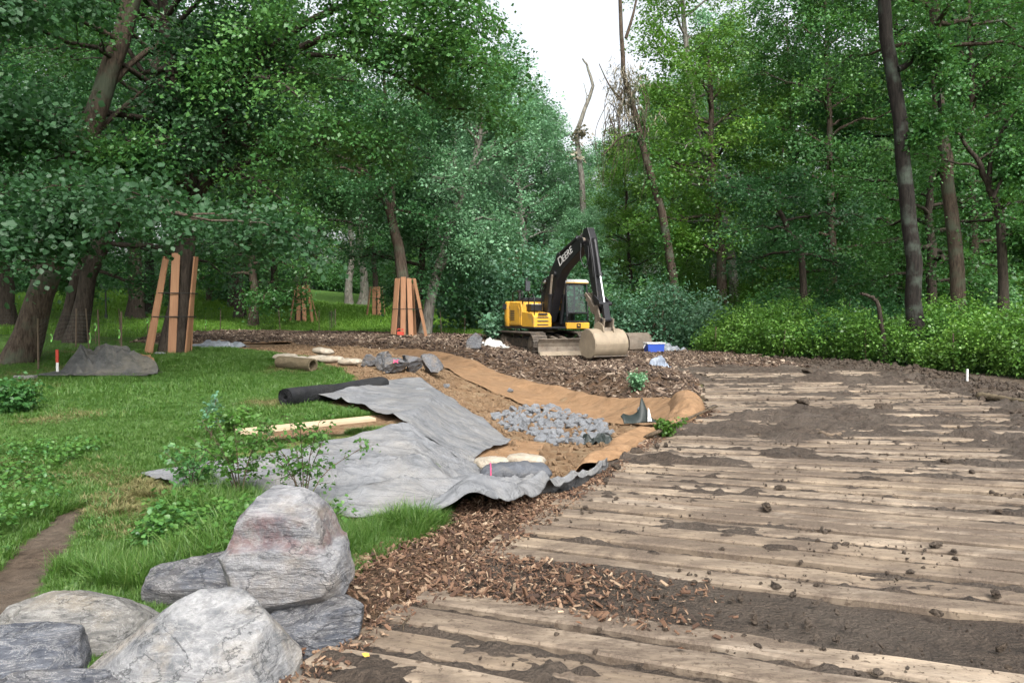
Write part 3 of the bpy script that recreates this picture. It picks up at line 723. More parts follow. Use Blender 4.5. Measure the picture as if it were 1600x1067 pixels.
# ------------------------------------------------------------------ stones
def hull_rock(name, hulls, voxel, mat, amp=0.02, f=4.0, seed=0, strata=0.0, parent=None, loc=(0, 0, 0), cut=(.80, .955)):
    me = bpy.data.meshes.new(name); bm = bmesh.new()
    for P in hulls:
        vs = [bm.verts.new(p) for p in P]
        bmesh.ops.convex_hull(bm, input=vs)
    loose = [v_ for v_ in bm.verts if not v_.link_faces]
    bmesh.ops.delete(bm, geom=loose, context='VERTS')
    bm.to_mesh(me); bm.free()
    o = bpy.data.objects.new(name, me); COL.objects.link(o)
    m = o.modifiers.new('r', 'REMESH'); m.mode = 'VOXEL'; m.voxel_size = voxel
    s = o.modifiers.new('s', 'SMOOTH'); s.iterations = 1; s.factor = 0.3
    dg = bpy.context.evaluated_depsgraph_get(); ev = bpy.data.meshes.new_from_object(o.evaluated_get(dg))
    o.modifiers.clear(); o.data = ev; bpy.data.meshes.remove(me); ev.name = name
    n = len(ev.vertices); co = np.empty(n*3, np.float32); ev.vertices.foreach_get('co', co); co = co.reshape(-1, 3)
    no = np.empty(n*3, np.float32); ev.vertices.foreach_get('normal', no); no = no.reshape(-1, 3)
    rc = np.random.default_rng(seed+900); co = co.astype(float); cen = co.mean(0); ext = co.max(0)-co.min(0)
    for i_ in range(46):
        nn = rc.normal(size=3)*np.array([1, 1, .8]); nn /= np.linalg.norm(nn); q_ = (co-cen) @ nn; lim = q_.max()*rc.uniform(*cut); co = co - np.maximum(0, q_-lim)[:, None]*nn
    co = cen + (co-cen)*(ext/(co.max(0)-co.min(0)))
    x, y, z = co.T
    r1 = fbm(x*f+seed, y*f, z*f, 4); r2 = 1-np.abs(fbm(x*f*0.6+seed*2, y*f*0.6, z*f*0.6+5, 3))*2
    disp = amp*(r1*1.1 + 0.9*(r2-0.5)) + amp*0.35*fbm(x*f*5, y*f*5, z*f*5, 3)
    if strata: disp = disp + strata*np.floor(3.0*fbm(x*1.2+seed, y*1.2, z*16, 2))/3.0
    co = co + no*disp[:, None]
    ev.vertices.foreach_set('co', co.astype(np.float32).ravel())
    ev.polygons.foreach_set('use_smooth', np.ones(len(ev.polygons), bool)); ev.update()
    ev.materials.clear(); ev.materials.append(mat)
    o.location = loc
    return o
def outline_rock(name, outline, Y, depth, mat, base_off=0.0, front=0.72, back=0.85, zt=(.86, .68), extra=None, **k):
    """outline seen from the path, given as picture points at distance Y, made into a solid with its own depth"""
    pts = [at(px, py, Y+.22*depth) for px, py in outline]
    cx = sum(p[0] for p in pts)/len(pts); cz = sum(p[2] for p in pts)/len(pts)
    zmin = min(p[2] for p in pts)
    H = []
    for fr, dy, zm in ((back, 0.5*depth, .6), (1.0, 0.22*depth, 1.0), (1.0, -0.15*depth, zt[0]), (front, -0.5*depth, zt[1])):
        for p in pts:
            H.append(((p[0]-cx)*fr, dy, (p[2]-zmin)*zm))
    hulls = [H] + (extra or [])
    return hull_rock(name, hulls, loc=(cx, Y, zmin+base_off), mat=mat, **k)
BG = 'boulders piled at the road edge'
def brock(lab, *a, **k):
    o = outline_rock('boulder', *a, **k); tag(o, lab, 'boulder', BG); return o
def tall_boulder():
    def ring(outline, Y, d0, d1, fr):
        P = [np.array(at(px, py, Y)) for px, py in outline]; c = np.mean(P, 0); H = []
        for dy, f_ in ((d0, fr), (d0*.6, 1.0), (d1*.6, 1.0), (d1, .85)):
            H += [(p[0], Y+dy, c[2]+(p[2]-c[2])*f_) if False else (c[0]+(p[0]-c[0])*f_, Y+dy, c[2]+(p[2]-c[2])*f_) for p in P]
        return H
    lo = ring([(356, 900), (364, 858), (388, 836), (450, 832), (505, 842), (548, 856), (552, 880), (538, 915), (492, 948), (430, 946), (372, 922)], 4.35, -.26, .30, .93)
    up = ring([(368, 868), (392, 800), (418, 767), (466, 766), (500, 788), (516, 824), (526, 868)], 4.40, -.24, .26, .92)
    o0 = np.array(at(450, 946, 4.35))
    return hull_rock('boulder', [[tuple(np.array(p)-o0) for p in lo], [tuple(np.array(p)-o0) for p in up]], .012, M['rock_tall'], .013, 4.0, 1, .006, loc=tuple(o0), cut=(.86, .97))
tag(tall_boulder(), 'tall upright grey boulder with purple streaks on top of the pile', 'boulder', BG)
brock('dark layered slab wedged behind the left side of the tall boulder', [(222, 900), (262, 880), (362, 858), (420, 858), (440, 930), (360, 945), (232, 935), (222, 925)], 4.62, 0.5, M['rock_dark'], voxel=0.013, amp=0.010, seed=2, strata=0.014, front=0.94)
brock('broad tan-topped boulder at the left of the pile', [(10, 965), (45, 920), (95, 908), (180, 922), (262, 940), (270, 968), (245, 1010), (190, 1040), (60, 1030), (15, 1000)], 4.0, 0.7, M['rock_tan'], voxel=0.013, amp=0.012, seed=3, strata=0.010, front=0.9)
brock('large whitish boulder at the front centre of the pile', [(165, 1040), (215, 990), (262, 950), (300, 922), (365, 918), (400, 935), (470, 980), (482, 1010), (465, 1050), (440, 1110), (170, 1110)], 3.62, 0.7, M['rock_pale'], voxel=0.011, amp=0.013, seed=4, front=0.92)
brock('dark blue-grey boulder at the left edge of the picture', [(-60, 1020), (-20, 972), (60, 968), (118, 978), (150, 1020), (152, 1040), (110, 1080), (-50, 1080)], 3.6, 0.5, M['rock_dark'], voxel=0.012, amp=0.012, seed=5, strata=0.01, front=0.92)
brock('flat grey slab under the right side of the tall boulder', [(400, 955), (470, 935), (545, 918), (572, 930), (540, 975), (505, 1010), (470, 1030), (420, 1000)], 4.1, 0.5, M['rock_dark'], voxel=0.012, amp=0.010, seed=6, front=0.9)
brock('low slab at the bottom left corner, cut by the frame', [(-30, 1065), (60, 1046), (180, 1040), (250, 1062), (270, 1090), (260, 1150), (-30, 1150)], 3.3, 0.4, M['rock_dark'], voxel=0.012, amp=0.010, seed=7, front=0.9)

def stone_mesh(name, seed, flat=0.65, sub=2, cuts=9, mat=None):
    r = np.random.default_rng(seed)
    bm = bmesh.new(); bmesh.ops.create_icosphere(bm, subdivisions=sub, radius=1.0)
    co = np.array([v_.co[:] for v_ in bm.verts])
    for i in range(cuts):
        n_ = r.normal(size=3); n_ /= np.linalg.norm(n_); dd = r.uniform(0.36, 0.72)
        q = co @ n_; co = co - np.maximum(0, q-dd)[:, None]*n_
    co = co*np.array([1.0, r.uniform(0.65, 0.9), flat*r.uniform(0.8, 1.15)]) + 0.03*r.normal(size=co.shape)
    for v_, c in zip(bm.verts, co): v_.co = c
    me = bpy.data.meshes.new(name); bm.to_mesh(me); bm.free()
    if mat: me.materials.append(mat)
    return me
rip = [stone_mesh('riprap_stone', 100+i, 0.68, 2, 9, M['riprap']) for i in range(8)]
RIPZ = [(-0.45, 15.2), (0.1, 16.8), (0.9, 17.6), (1.3, 16.2), (1.75, 15.0), (1.75, 13.8), (1.3, 12.9), (0.7, 12.5), (0.35, 13.3), (-0.1, 14.2)]
rng = np.random.default_rng(77)
placed = []
tries = 0
while len(placed) < 295 and tries < 40000:
    tries += 1
    x = rng.uniform(-0.6, 2.2); y = rng.uniform(12.4, 17.7)
    if not in_poly(np.array([x]), np.array([y]), RIPZ)[0]: continue
    s = rng.uniform(0.07, 0.145)
    near = [p for p in placed if (p[0]-x)**2+(p[1]-y)**2 < (0.70*(p[3]+s))**2]
    if len(near) > 2: continue
    z = h1(x, y) + s*0.20 + (0.18*s if near else 0.0)
    o = link('riprap_stone', rip[rng.integers(8)])
    o.location = (x, y, z); o.scale = (s, s, s); o.rotation_euler = (rng.normal(0, .35), rng.normal(0, .35), rng.uniform(0, 6.28))
    tag(o, 'broken blue-grey riprap stone in the heap lining the creek bed', 'stone', 'riprap stones in the creek bed'); placed.append((x, y, z, s))
for (px, py, s, zz, lab) in ((1004, 657, 0.13, 0.16, 'single grey stone sitting on the burlap above the stone heap'), (660, 618, 0.16, 0.02, 'lone grey stone on the soil beside the upper fabric sheet'), (797, 614, 0.11, 0.02, 'small stone on the brown soil near the burlap edge'), (697, 607, 0.10, 0.02, 'small pale stone in the churned soil of the creek bed')):
    g = gnd(px, py); o = link('stone', rip[(px) % 8]); o.location = (g[0], g[1], g[2]+zz+s*0.4); o.scale = (s,)*3; o.rotation_euler = (0.1, 0, px)
    tag(o, lab, 'stone')
# creek boulders
crk = [stone_mesh('creek_boulder', 300+i, 0.75, 3, 8, M['rock_creek']) for i in range(4)]
for i, (px, py, w, lab) in enumerate(((578, 572, .28, 'small flat boulder at the left end of the creek boulder row'), (602, 577, .42, 'creek boulder next to the one marked with pink paint, on its left'), (617, 583, .40, 'dark creek boulder with a pink paint mark'), (645, 583, .46, 'brownish creek boulder between the marked one and the pale one'), (672, 584, .50, 'pale blue-grey boulder at the right end of the creek boulder row'))):
    g = gnd(px, py+3); o = link('creek_boulder', crk[i % 4]); o.location = (g[0], g[1]+0.2, g[2]+w*0.45); o.scale = (w, w*0.8, w*0.8); o.rotation_euler = (0.1*i, 0.1, i*1.3)
    tag(o, lab, 'boulder', 'boulders set across the creek bed')
    if i == 2:
        pk = MB()
        for a_ in (0.6, -0.6): pk.box((0, -0.79, 0.15), (0.34, 0.03, 0.05), (0, a_, 0))
        pk.M = Matrix.Identity(4); pm = pk.build('paint_mark', M['pink'], None); pm.parent = o
        pm.rotation_euler = (0, 0, -o.rotation_euler[2]); pm['label'] = 'pink spray paint cross'
# sandbags
def bag_mesh(name, L, W, H, seed, mat):
    r = np.random.default_rng(seed); nu, nv = 22, 18; V = []
    for i in range(nu):
        a = (i/(nu-1)-0.5)*2
        e = (1-abs(a)**3.2)**0.55*0.92 + 0.08
        for k in range(nv):
            b = 2*math.pi*k/nv
            n_ = 1+0.26*float(fbm(np.array([a*4+seed]), np.array([math.cos(b)*2.2]), math.sin(b)*2.2, 3)[0])
            V.append((a*L/2, math.cos(b)*W/2*(0.8+0.2*e)*n_*(0.55+0.45*e), math.copysign(abs(math.sin(b))**0.8, math.sin(b))*H/2*e*n_))
    F = [(i*nv+k, i*nv+(k+1) % nv, (i+1)*nv+(k+1) % nv, (i+1)*nv+k) for i in range(nu-1) for k in range(nv)]
    me = bpy.data.meshes.new(name); me.from_pydata(V, [], F + [tuple(range(nv))[::-1], tuple(range((nu-1)*nv, nu*nv))])
    me.polygons.foreach_set('use_smooth', np.ones(len(me.polygons), bool)); me.materials.append(mat); me.update(); return me
bagW = [bag_mesh('sandbag', .62, .34, .17, i, M['sandbag']) for i in range(3)]
bagG = bag_mesh('sandbag', .85, .40, .26, 9, M['sandbag_grey'])
def bag(px, py, me, rz, lab, dz=0.10, tilt=0.0, sc_=1.0, off=0.0, cat='sandbag', grp='sandbags'):
    g = gnd(px, py, off); o = link('sandbag', me); o.location = (g[0], g[1], g[2]+off+dz); o.rotation_euler = (0.05, tilt, rz); o.scale = (sc_,)*3
    tag(o, lab, cat, grp); return o
bag(768, 738, bagW[0], 0.1, 'tan sandbag lying flat behind the grey sandbag', 0.14, 0.0, 0.75)
bag(822, 733, bagW[1], -0.25, 'cream sandbag beside the burlap flap, right of the other sandbags', 0.13, 0.05, 0.85)
bag(763, 750, bagW[2], -0.9, 'cream sandbag propped against the left end of the grey one', 0.16, 0.3, 0.6)
g_ = bag(806, 757, bagG, 0.05, 'bulging grey sandbag tied with pink string on the geotextile fold', 0.14)
st = MB().tube([(-0.30, 0.185*math.cos(t), 0.115*math.sin(t)) for t in np.linspace(0, 2*math.pi, 18)], 0.007, 5).build('string', M['pink'], g_)
BW = 'white sandbags by the lawn edge'
for i, (px, py, me, rz, lab) in enumerate(((446, 563, bagW[0], .2, 'white sandbag at the left end of the row by the coir log'), (462, 567, bagW[1], -.2, 'white sandbag just behind the coir log'), (505, 562, bagW[2], -.6, 'upper leaning white sandbag in the middle of the row'), (499, 566, bagW[0], .3, 'small white sandbag left of the leaning one'), (518, 567, bagW[1], -.1, 'white sandbag low at the front of the leaning one'), (548, 571, bagW[2], -.3, 'white sandbag at the right end of the row, before the boulders'))):
    o = bag(px, py, me, rz, lab, 0.08 + (0.12 if i == 2 else 0), 0.1*(i == 2), 0.95, grp=BW)
# coir log / cardboard tube
a = np.array(gnd(437, 575)); b = np.array(gnd(489, 580)); 
tb = MB(); n = 20
for (r0, r1) in ((0.14, 0.14),):
    d = b-a; L = float(np.linalg.norm(d))
    for (q, w) in ((0.14, 1), (0.10, -1)):
        tb.add([(x, q*math.cos(t), q*math.sin(t)) for x in (0, L) for t in np.linspace(0, 2*math.pi, n, endpoint=False)], [(k, (k+1) % n, n+(k+1) % n, n+k) for k in range(n)])
    o_ = len(tb.v)
    for x in (0, 1):
        tb.f += [(x*n+k, x*n+(k+1) % n, 2*n+x*n+(k+1) % n, 2*n+x*n+k) for k in range(n)]
tbo = tb.build('coir_log', M['coir'], None, smooth=False); tbo.location = a+np.array([0, 0, 0.13]); tbo.rotation_euler = (0, -math.asin(d[2]/L), math.atan2(d[1], d[0]))
tag(tbo, 'hollow tan coir log on the lawn edge beside white sandbags', 'log')

# ------------------------------------------------------------------ crumpled sheets heaped on the ground
def heap(name, px, py, L, W, H, mat, seed, rz=0.0, sharp=1.0):
    g = gnd(px, py); nu, nv = 110, 80
    uu, vv = np.meshgrid(np.linspace(-1, 1, nu), np.linspace(-1, 1, nv), indexing='ij'); x = uu.ravel(); y = vv.ravel()
    rh = np.random.default_rng(seed); e = np.clip(1.15-np.hypot(x, y)**2.2, 0, 1); z = np.zeros_like(x)
    for k_ in range(11):   # creased tents
        q0 = rh.uniform(-.62, .62, 2)*np.array([1.1, .8]); q1 = q0 + rh.normal(0, .42, 2); dk, _, _ = pl_dist(x + .10*fbm(x*2.5, y*2.5, k_+seed, 2), y + .10*fbm(x*2.5, y*2.5, k_+9., 2), [tuple(q0), tuple(q1)])
        z = np.maximum(z, H*rh.uniform(.35, 1.1)*(1-.35*np.hypot(*q0)) - H*rh.uniform(2.2, 4.2)*dk)
    z = z*e**.4 + H*sharp*.22*ridge(x*1.5, y*1.5, .8, 2.2, seed*1.3)*e + H*.16*ridge(x*1.5, y*1.5, -.5, 3.0, seed*.6)*e + .03*H*fbm(x*8, y*8, 2, 2) + 0.02
    rad = 1 + 0.16*fbm(np.arctan2(y, x)*2+seed, y*0, 1.0, 3)
    X = x*L/2*rad; Y = y*W/2*rad
    me = np_mesh(name, np.stack([X, Y, np.maximum(z, 0.01)], 1), grid_faces(nu, nv), smooth=True)
    o = link(name, me, None, mat); o.location = g; o.rotation_euler = (0, 0, rz)
    m = o.modifiers.new('thickness', 'SOLIDIFY'); m.thickness = 0.008
    return o
o = heap('tarp_heap', 168, 583, 2.2, 1.4, 0.60, M['tarp'], 3); tag(o, 'crumpled grey and tan tarpaulin heaped on the lawn', 'tarpaulin')
o = heap('tarp_edge', 226, 574, 0.6, 0.5, 0.30, M['burlap'], 5); tag(o, 'small brown scrap of cloth at the right end of the tarpaulin heap', 'cloth')
o = heap('white_sheet', 770, 543, 1.1, 0.9, 0.32, M['whitecloth'], 11); tag(o, 'white cloth heap just left of the excavator track', 'cloth')
o = heap('plastic_bundle', 1050, 549, 1.4, 0.9, 0.32, M['plasticwrap'], 8); tag(o, 'clear plastic wrapped bundle on the ground beside the blue crate', 'bundle')
o = heap('wrapped_bundle', 1031, 574, 0.62, 0.5, 0.36, M['bluewrap'], 6); tag(o, 'blue-grey wrapped lump at the near corner of the far timber mat', 'bundle')
o = heap('plastic_bundle', 340, 543, 1.5, 0.7, 0.22, M['plasticwrap'], 9); tag(o, 'pale plastic sheeting on the dirt right of the boarded tree', 'sheeting')
# silt fabric scrap by the mats
g = gnd(1003, 697); nu, nv = 26, 14
uu, vv = np.meshgrid(np.linspace(-0.30, 0.30, nu), np.linspace(0, 1, nv), indexing='ij'); x = uu.ravel(); w = vv.ravel()
z = w*(0.16+0.16*np.exp(-((x-0.10)/0.07)**2)+.05*np.sin(x*17)-1.2*x*x); yv = 0.10*np.abs(np.sin(x*11))*w + 0.10*w*w
so_ = link('silt_fabric', np_mesh('silt_fabric', np.stack([x, yv, z], 1), grid_faces(nu, nv), True), None, M['siltfence']); so_.location = (g[0], g[1], max(g[2], -.02)+0.03); so_.rotation_euler = (0, 0, 0.35)
so_.modifiers.new('t', 'SOLIDIFY').thickness = 0.006
tag(so_, 'black silt fence scrap standing at the burlap end', 'silt fence')
wp = MB().add([(0.08, -0.03, 0.02), (0.15, -0.03, 0.02), (0.12, 0.0, 0.20), (0.10, 0.0, 0.22), (0.08, -0.02, 0.02), (0.15, -0.02, 0.02), (0.12, 0.01, 0.20), (0.10, 0.01, 0.22)], [(0, 1, 2, 3), (7, 6, 5, 4), (0, 4, 5, 1), (1, 5, 6, 2), (2, 6, 7, 3), (3, 7, 4, 0)]).build('white_panel', M['whitep'], so_)
o = heap('black_plastic', 930, 694, 0.6, 0.35, 0.2, M['siltfence'], 14); tag(o, 'crumpled black plastic between the stone heap and burlap roll', 'plastic')
# blue crate (ice box with a white lid)
g = gnd(1022, 551); root = empty('cooler', g, 0.25, 'blue cool box with a white lid standing beyond the bucket', 'cool box')
MB().prism([(-.34, 0), (.34, 0), (.38, .36), (-.38, .36)], -.22, .22).build('body', M['blue'], root, 0.02)
MB().box((0, 0, .39), (.80, .48, .06)).build('lid', M['whitep'], root, 0.015)
MB().tube([(-.40, -.05, .34), (-.46, -.02, .2), (-.46, .02, .2), (-.40, .05, .34)], .012).build('handle', M['whitep'], root)

# ------------------------------------------------------------------ sticks, logs, clods, markers
def stick(name, pts, r, mat, lab, cat, off=0.03):
    P = [np.array(gnd(*p)) + np.array([0, 0, off]) for p in pts]
    P = smooth_curve(P, 18); o0 = P[0].copy()
    rr_ = np.linspace(r, r*0.45, len(P))*(1+0.1*np.sin(np.arange(len(P))*2.1))
    o = MB().tube(P-o0, list(rr_), 7).build(name, mat, None, smooth=True); o.location = o0
    return tag(o, lab, cat)
stick('fallen_branch', [(985, 712), (1022, 694), (1060, 676), (1095, 659), (1120, 648)], 0.035, M['twig'], 'long bent stick lying along the mat edge past the silt fabric', 'stick', 0.14)
stick('log', [(1530, 627), (1560, 631), (1620, 640)], 0.085, M['coir'], 'weathered log in the mud at the right edge', 'log', 0.10)
stick('fallen_branch', [(590, 531), (606, 527), (622, 528), (645, 531)], 0.05, M['twig'], 'bent pale branch lying before the boarded tree beside the grey tree', 'stick', 0.10)
stick('fallen_branch', [(640, 987), (632, 1000), (630, 1012)], 0.006, M['twig'], 'thin twig across the corner of the nearest mat', 'stick', 0.09)
stick('fallen_branch', [(505, 1062), (545, 1040), (570, 1015)], 0.007, M['twig'], 'thin curved twig on the wood chips beside the nearest mat', 'stick', 0.05)
stick('splintered_board', [(1215, 650), (1250, 653), (1290, 652)], 0.05, M['stake'], 'splintered board lying on the muddy mat in the middle of the road', 'board', 0.08)
stick('splintered_board', [(1275, 683), (1300, 690), (1335, 678)], 0.045, M['stake'], 'broken bark strip on the muddy mat before the splintered board', 'bark', 0.08)
clods = [stone_mesh('mud_clod', 500+i, 0.75, 3, 5, M['clod']) for i in range(5)]
for me in clods:
    n = len(me.vertices); co = np.empty(n*3, np.float32); me.vertices.foreach_get('co', co); co = co.reshape(-1, 3).astype(float)
    q = fbm(co[:, 0]*2.2, co[:, 1]*2.2, co[:, 2]*2.2, 4); co *= (1+0.38*q)[:, None]; me.vertices.foreach_set('co', co.astype(np.float32).ravel()); me.update()
rng = np.random.default_rng(9)
def clod(px, py, s, lab, z0=0.0):
    r = ray(px, py); k = (z0-CAMZ)/r[2]; o = link('mud_clod', clods[rng.integers(5)])
    o.location = (r[0]*k, r[1]*k, z0+s*0.35); o.scale = (s, s*rng.uniform(.7, 1), s*rng.uniform(.6, .9)); o.rotation_euler = (0, 0, rng.uniform(0, 6))
    tag(o, lab, 'clod', 'mud clods on the timber mats')
clod(1197, 797, 0.085, 'large dark upright mud clod on the mat beside the fabric corner')
for (px, py, s) in ((1255, 632, .14), (1380, 640, .15), (1262, 584, .22), (995, 709, .10), (1027, 699, .06), (962, 733, .07), (1330, 749, .03), (1330, 762, .03), (870, 993, .022), (862, 980, .018), (936, 985, .02), (1288, 1015, .022), (1000, 1040, .02), (914, 1047, .02), (910, 1035, .015), (1418, 1046, .022), (1342, 1052, .02), (1372, 1052, .03), (1462, 856, .06), (1490, 863, .03), (1492, 875, .03), (1560, 800, .035), (1480, 722, .05), (1518, 740, .05), (1420, 738, .04), (1128, 860, .03), (1108, 895, .02), (1218, 765, .06), (1295, 830, .03), (1212, 917, .04), (1275, 944, .03), (1555, 932, .05), (1325, 982, .02), (1185, 1012, .03), (1462, 960, .04), (1040, 985, .03), (1065, 972, .02), (1550, 772, .05), (1340, 660, .06), (1180, 655, .09)):
    clod(px, py, s, 'brown mud clod dropped on the timber mats')
# ------------------------------------------------------------------ excavator (x forward, y to the operator's left, z up)
EX = (1.2, 30.6); HEAD = R(28)
ez = h1(*EX) - 0.02
ex = empty('excavator', (EX[0], EX[1], ez), -(math.pi/2 - HEAD), 'yellow and black crawler excavator parked on the mulch with its bucket on the ground', 'excavator')
ex.scale = (.96, .96, .96)
UC = Matrix.Rotation(R(-5), 4, 'Z')
def stadium(n, x0, x1, r, zc):
    st_ = x1-x0; per = 2*st_ + 2*math.pi*r; out = []
    for i in range(n):
        s = per*i/n
        if s < st_: out.append((x0+s, zc+r, 0.0))
        elif s < st_+math.pi*r: a = (s-st_)/r; out.append((x1+r*math.sin(a), zc+r*math.cos(a), a))
        elif s < 2*st_+math.pi*r: out.append((x1-(s-st_-math.pi*r), zc-r, math.pi))
        else: a = (s-2*st_-math.pi*r)/r; out.append((x0-r*math.sin(a), zc-r*math.cos(a), math.pi+a))
    return out
for sy in (-1, 1):
    yc = sy*0.98
    mb = MB(UC)
    for (x, z, a) in stadium(46, -1.42, 1.42, 0.40, 0.44):
        mb.box((x, yc, z), (0.165, 0.60, 0.035), (0, a, 0))
        gx_, gz_ = x + 0.03*math.sin(a), z + 0.03*math.cos(a)
        mb.box((gx_, yc, gz_), (0.025, 0.60, 0.05), (0, a, 0))
    tr = mb.build('track', M['track'], ex)
    link_ = MB(UC)
    for (x, z, a) in stadium(46, -1.42, 1.42, 0.345, 0.44): link_.box((x, yc, z), (0.15, 0.16, 0.08), (0, a, 0))
    link_.build('chain', M['track'], tr)
    MB(UC).prism([(-1.2, .30), (1.15, .30), (1.15, .56), (.6, .62), (-.7, .62), (-1.2, .56)], yc-0.13, yc+0.13).build('track_frame', M['track'], tr, 0.02)
    for xx, nm in ((-1.42, 'sprocket'), (1.42, 'idler')):
        w = MB(UC).cyl((xx, yc-.20, .44), (xx, yc+.20, .44), .30, 24).cyl((xx, yc-.24, .44), (xx, yc+.24, .44), .15, 16)
        w.build(nm, M['steel_dirty'], tr, 0.01)
    ro_ = MB(UC)
    for xx in np.linspace(-1.0, 1.0, 6): ro_.cyl((xx, yc-.18, .20), (xx, yc+.18, .20), .10, 12)
    for xx in (-.4, .5): ro_.cyl((xx, yc-.14, .72), (xx, yc+.14, .72), .07, 12)
    ro_.build('rollers', M['track'], tr)
cf = MB(UC).prism([(-.55, .35), (.55, .35), (.70, .50), (.45, .86), (-.45, .86), (-.70, .50)], -.62, .62)
for sx in (-1, 1):
    for sy in (-1, 1): cf.box((sx*.62, sy*.68, .58), (.34, .75, .20), (0, 0, sx*sy*0.6))
cf.build('undercarriage_frame', M['black'], ex, 0.02)
MB().cyl((0, 0, .84), (0, 0, .98), .58, 36).build('swing_bearing', M['steel_dirty'], ex)
# dozer blade
prof = [(2.28, .06), (2.20, .20), (2.17, .36), (2.20, .52), (2.30, .66), (2.34, .64), (2.25, .50), (2.215, .36), (2.245, .21), (2.32, .08)]
bl = MB(UC).prism(prof, -1.26, 1.26).build('dozer_blade', M['steel_dirty'], ex)
MB(UC).box((2.345, 0, .10), (.035, 2.50, .16), (0, -.3, 0)).build('cutting_edge', M['bucket'], bl, 0.004)
arms = MB(UC)
for sy in (-.42, .42): arms.prism([(.55, .40), (2.2, .25), (2.2, .45), (.55, .62)], sy-.07, sy+.07)
arms.build('push_arms', M['black'], bl, 0.01)
cyl_ = MB(UC)
for sy in (-.2, .2): cyl_.cyl((.7, sy, .72), (1.6, sy, .60), .07, 12)
cyl_.build('blade_cylinder', M['steel_dirty'], bl)
MB(UC).cyl((1.6, -.2, .60), (2.18, -.2, .50), .035, 10).cyl((1.6, .2, .60), (2.18, .2, .50), .035, 10).build('blade_rod', M['chrome'], bl)

# upper structure
MB().prism([(-1.30, 1.0), (1.42, 1.0), (1.42, 1.08), (-1.30, 1.08)], -1.22, 1.22).build('deck', M['black'], ex, 0.01)
# counterweight: swept rear
def cw_prof(n=18):
    P = []
    for i in range(n+1):
        a = -math.pi/2 + math.pi*i/n
        P.append((-0.62 - 0.93*abs(math.cos(a))**0.55, 1.235*math.sin(a)))
    return P
cw = MB()
cp = cw_prof()
lay = [(0.98, 0.95), (1.05, 0.985), (1.35, 1.0), (1.75, 1.0), (1.98, 0.985), (2.06, 0.95)]
V = []; F = []
for z, s in lay: V += [(-0.55+(x+0.55)*s, y*s, z) for x, y in cp]
n = len(cp)
for i in range(len(lay)-1):
    for k in range(n-1): F.append((i*n+k, i*n+k+1, (i+1)*n+k+1, (i+1)*n+k))
    F.append((i*n+n-1, i*n, (i+1)*n, (i+1)*n+n-1))
F += [tuple(range(n))[::-1], tuple(range((len(lay)-1)*n, len(lay)*n))]
cwo = cw.add(V, F).build('counterweight', M['yellow'], ex, smooth=False)
cwo.data.polygons.foreach_set('use_smooth', np.array([len(p.vertices) == 4 for p in cwo.data.polygons])); 
MB().box((-.98, -1.238, 1.86), (.34, .012, .22)).build('decal_panel', M['darkpanel'], cwo)
# right hand housing with the curved side door, then the low step box in front
hood = MB().prism([(-.62, 1.09), (.42, 1.09), (.42, 1.80), (.30, 2.02), (-.62, 2.05)], -1.225, -.40).build('side_hood', M['yellow'], ex, 0.05, seg=3)
MB().prism([(-.52, 1.16), (.30, 1.16), (.30, 1.72), (.16, 1.90), (-.52, 1.92)], -1.236, -1.22).build('side_door', M['yellow'], hood, 0.006)
gr = MB()
for i in range(6): gr.box((-.30, -1.242, 1.34+i*.07), (.34, .014, .03))
gr.build('side_grille', M['darkpanel'], hood)
sb = MB().prism([(.42, 1.02), (1.36, 1.02), (1.36, 1.45), (1.22, 1.60), (.42, 1.66)], -1.21, -.42).build('step_box', M['yellow'], ex, 0.035, seg=3)
stp = MB()
for z in (1.16, 1.30, 1.44): stp.box((1.365, -.82, z), (.05, .48, .035))
stp.build('step', M['darkpanel'], sb, 0.004)
MB().box((1.37, -.82, 1.56), (.02, .40, .08), (0, -.7, 0)).build('step_grille', M['black'], sb)
MB().box((1.372, -.82, 1.08), (.02, .56, .07)).build('lamp_strip', M['yellow'], sb, 0.004)
eng = MB().prism([(-.62, 1.09), (-.32, 1.09), (-.32, 2.02), (-.62, 2.05)], -.39, 1.225).build('engine_housing', M['yellow'], ex, 0.04)
MB().box((-.85, -.1, 2.10), (.55, 1.1, .10)).box((-.85, -.1, 2.18), (.40, .8, .06)).build('engine_cover', M['black'], ex, 0.03)
MB().cyl((-.95, -.55, 2.05), (-.95, -.55, 2.42), .06, 12).cyl((-.95, -.55, 2.42), (-1.02, -.55, 2.50), .06, 12).build('exhaust', M['blackrub'], ex)
hr = MB()
hr.tube([(.40, -1.16, 1.95), (.40, -1.16, 2.38), (.32, -1.16, 2.45), (-.35, -1.16, 2.45), (-.42, -1.16, 2.38), (-.42, -1.16, 2.03)], .022, 8)
hr.tube([(1.28, -1.14, 1.50), (1.30, -1.16, 2.20), (1.20, -1.16, 2.30), (.95, -1.16, 2.28), (.88, -1.16, 2.15), (.86, -1.14, 1.60)], .022, 8)
hr.build('handrail', M['black'], ex, smooth=True)
mi = MB().tube([(.95, -1.16, 2.28), (.95, -1.30, 2.55), (.95, -1.28, 2.95)], .018, 6).build('mirror_arm', M['black'], ex, smooth=True)
MB().box((.97, -1.26, 2.62), (.06, .22, .40)).build('mirror', M['black'], mi, 0.02)
MB().box((1.004, -1.26, 2.62), (.006, .18, .35)).build('mirror_glass', M['darkpanel'], mi)
wl_ = MB().box((.55, -.75, 1.80), (.5, .5, .25)).build('tool_box', M['black'], ex, 0.02)
MB().box((.55, -.75, 1.94), (.42, .42, .02)).build('tool_box_lid', M['cabroof'], wl_)
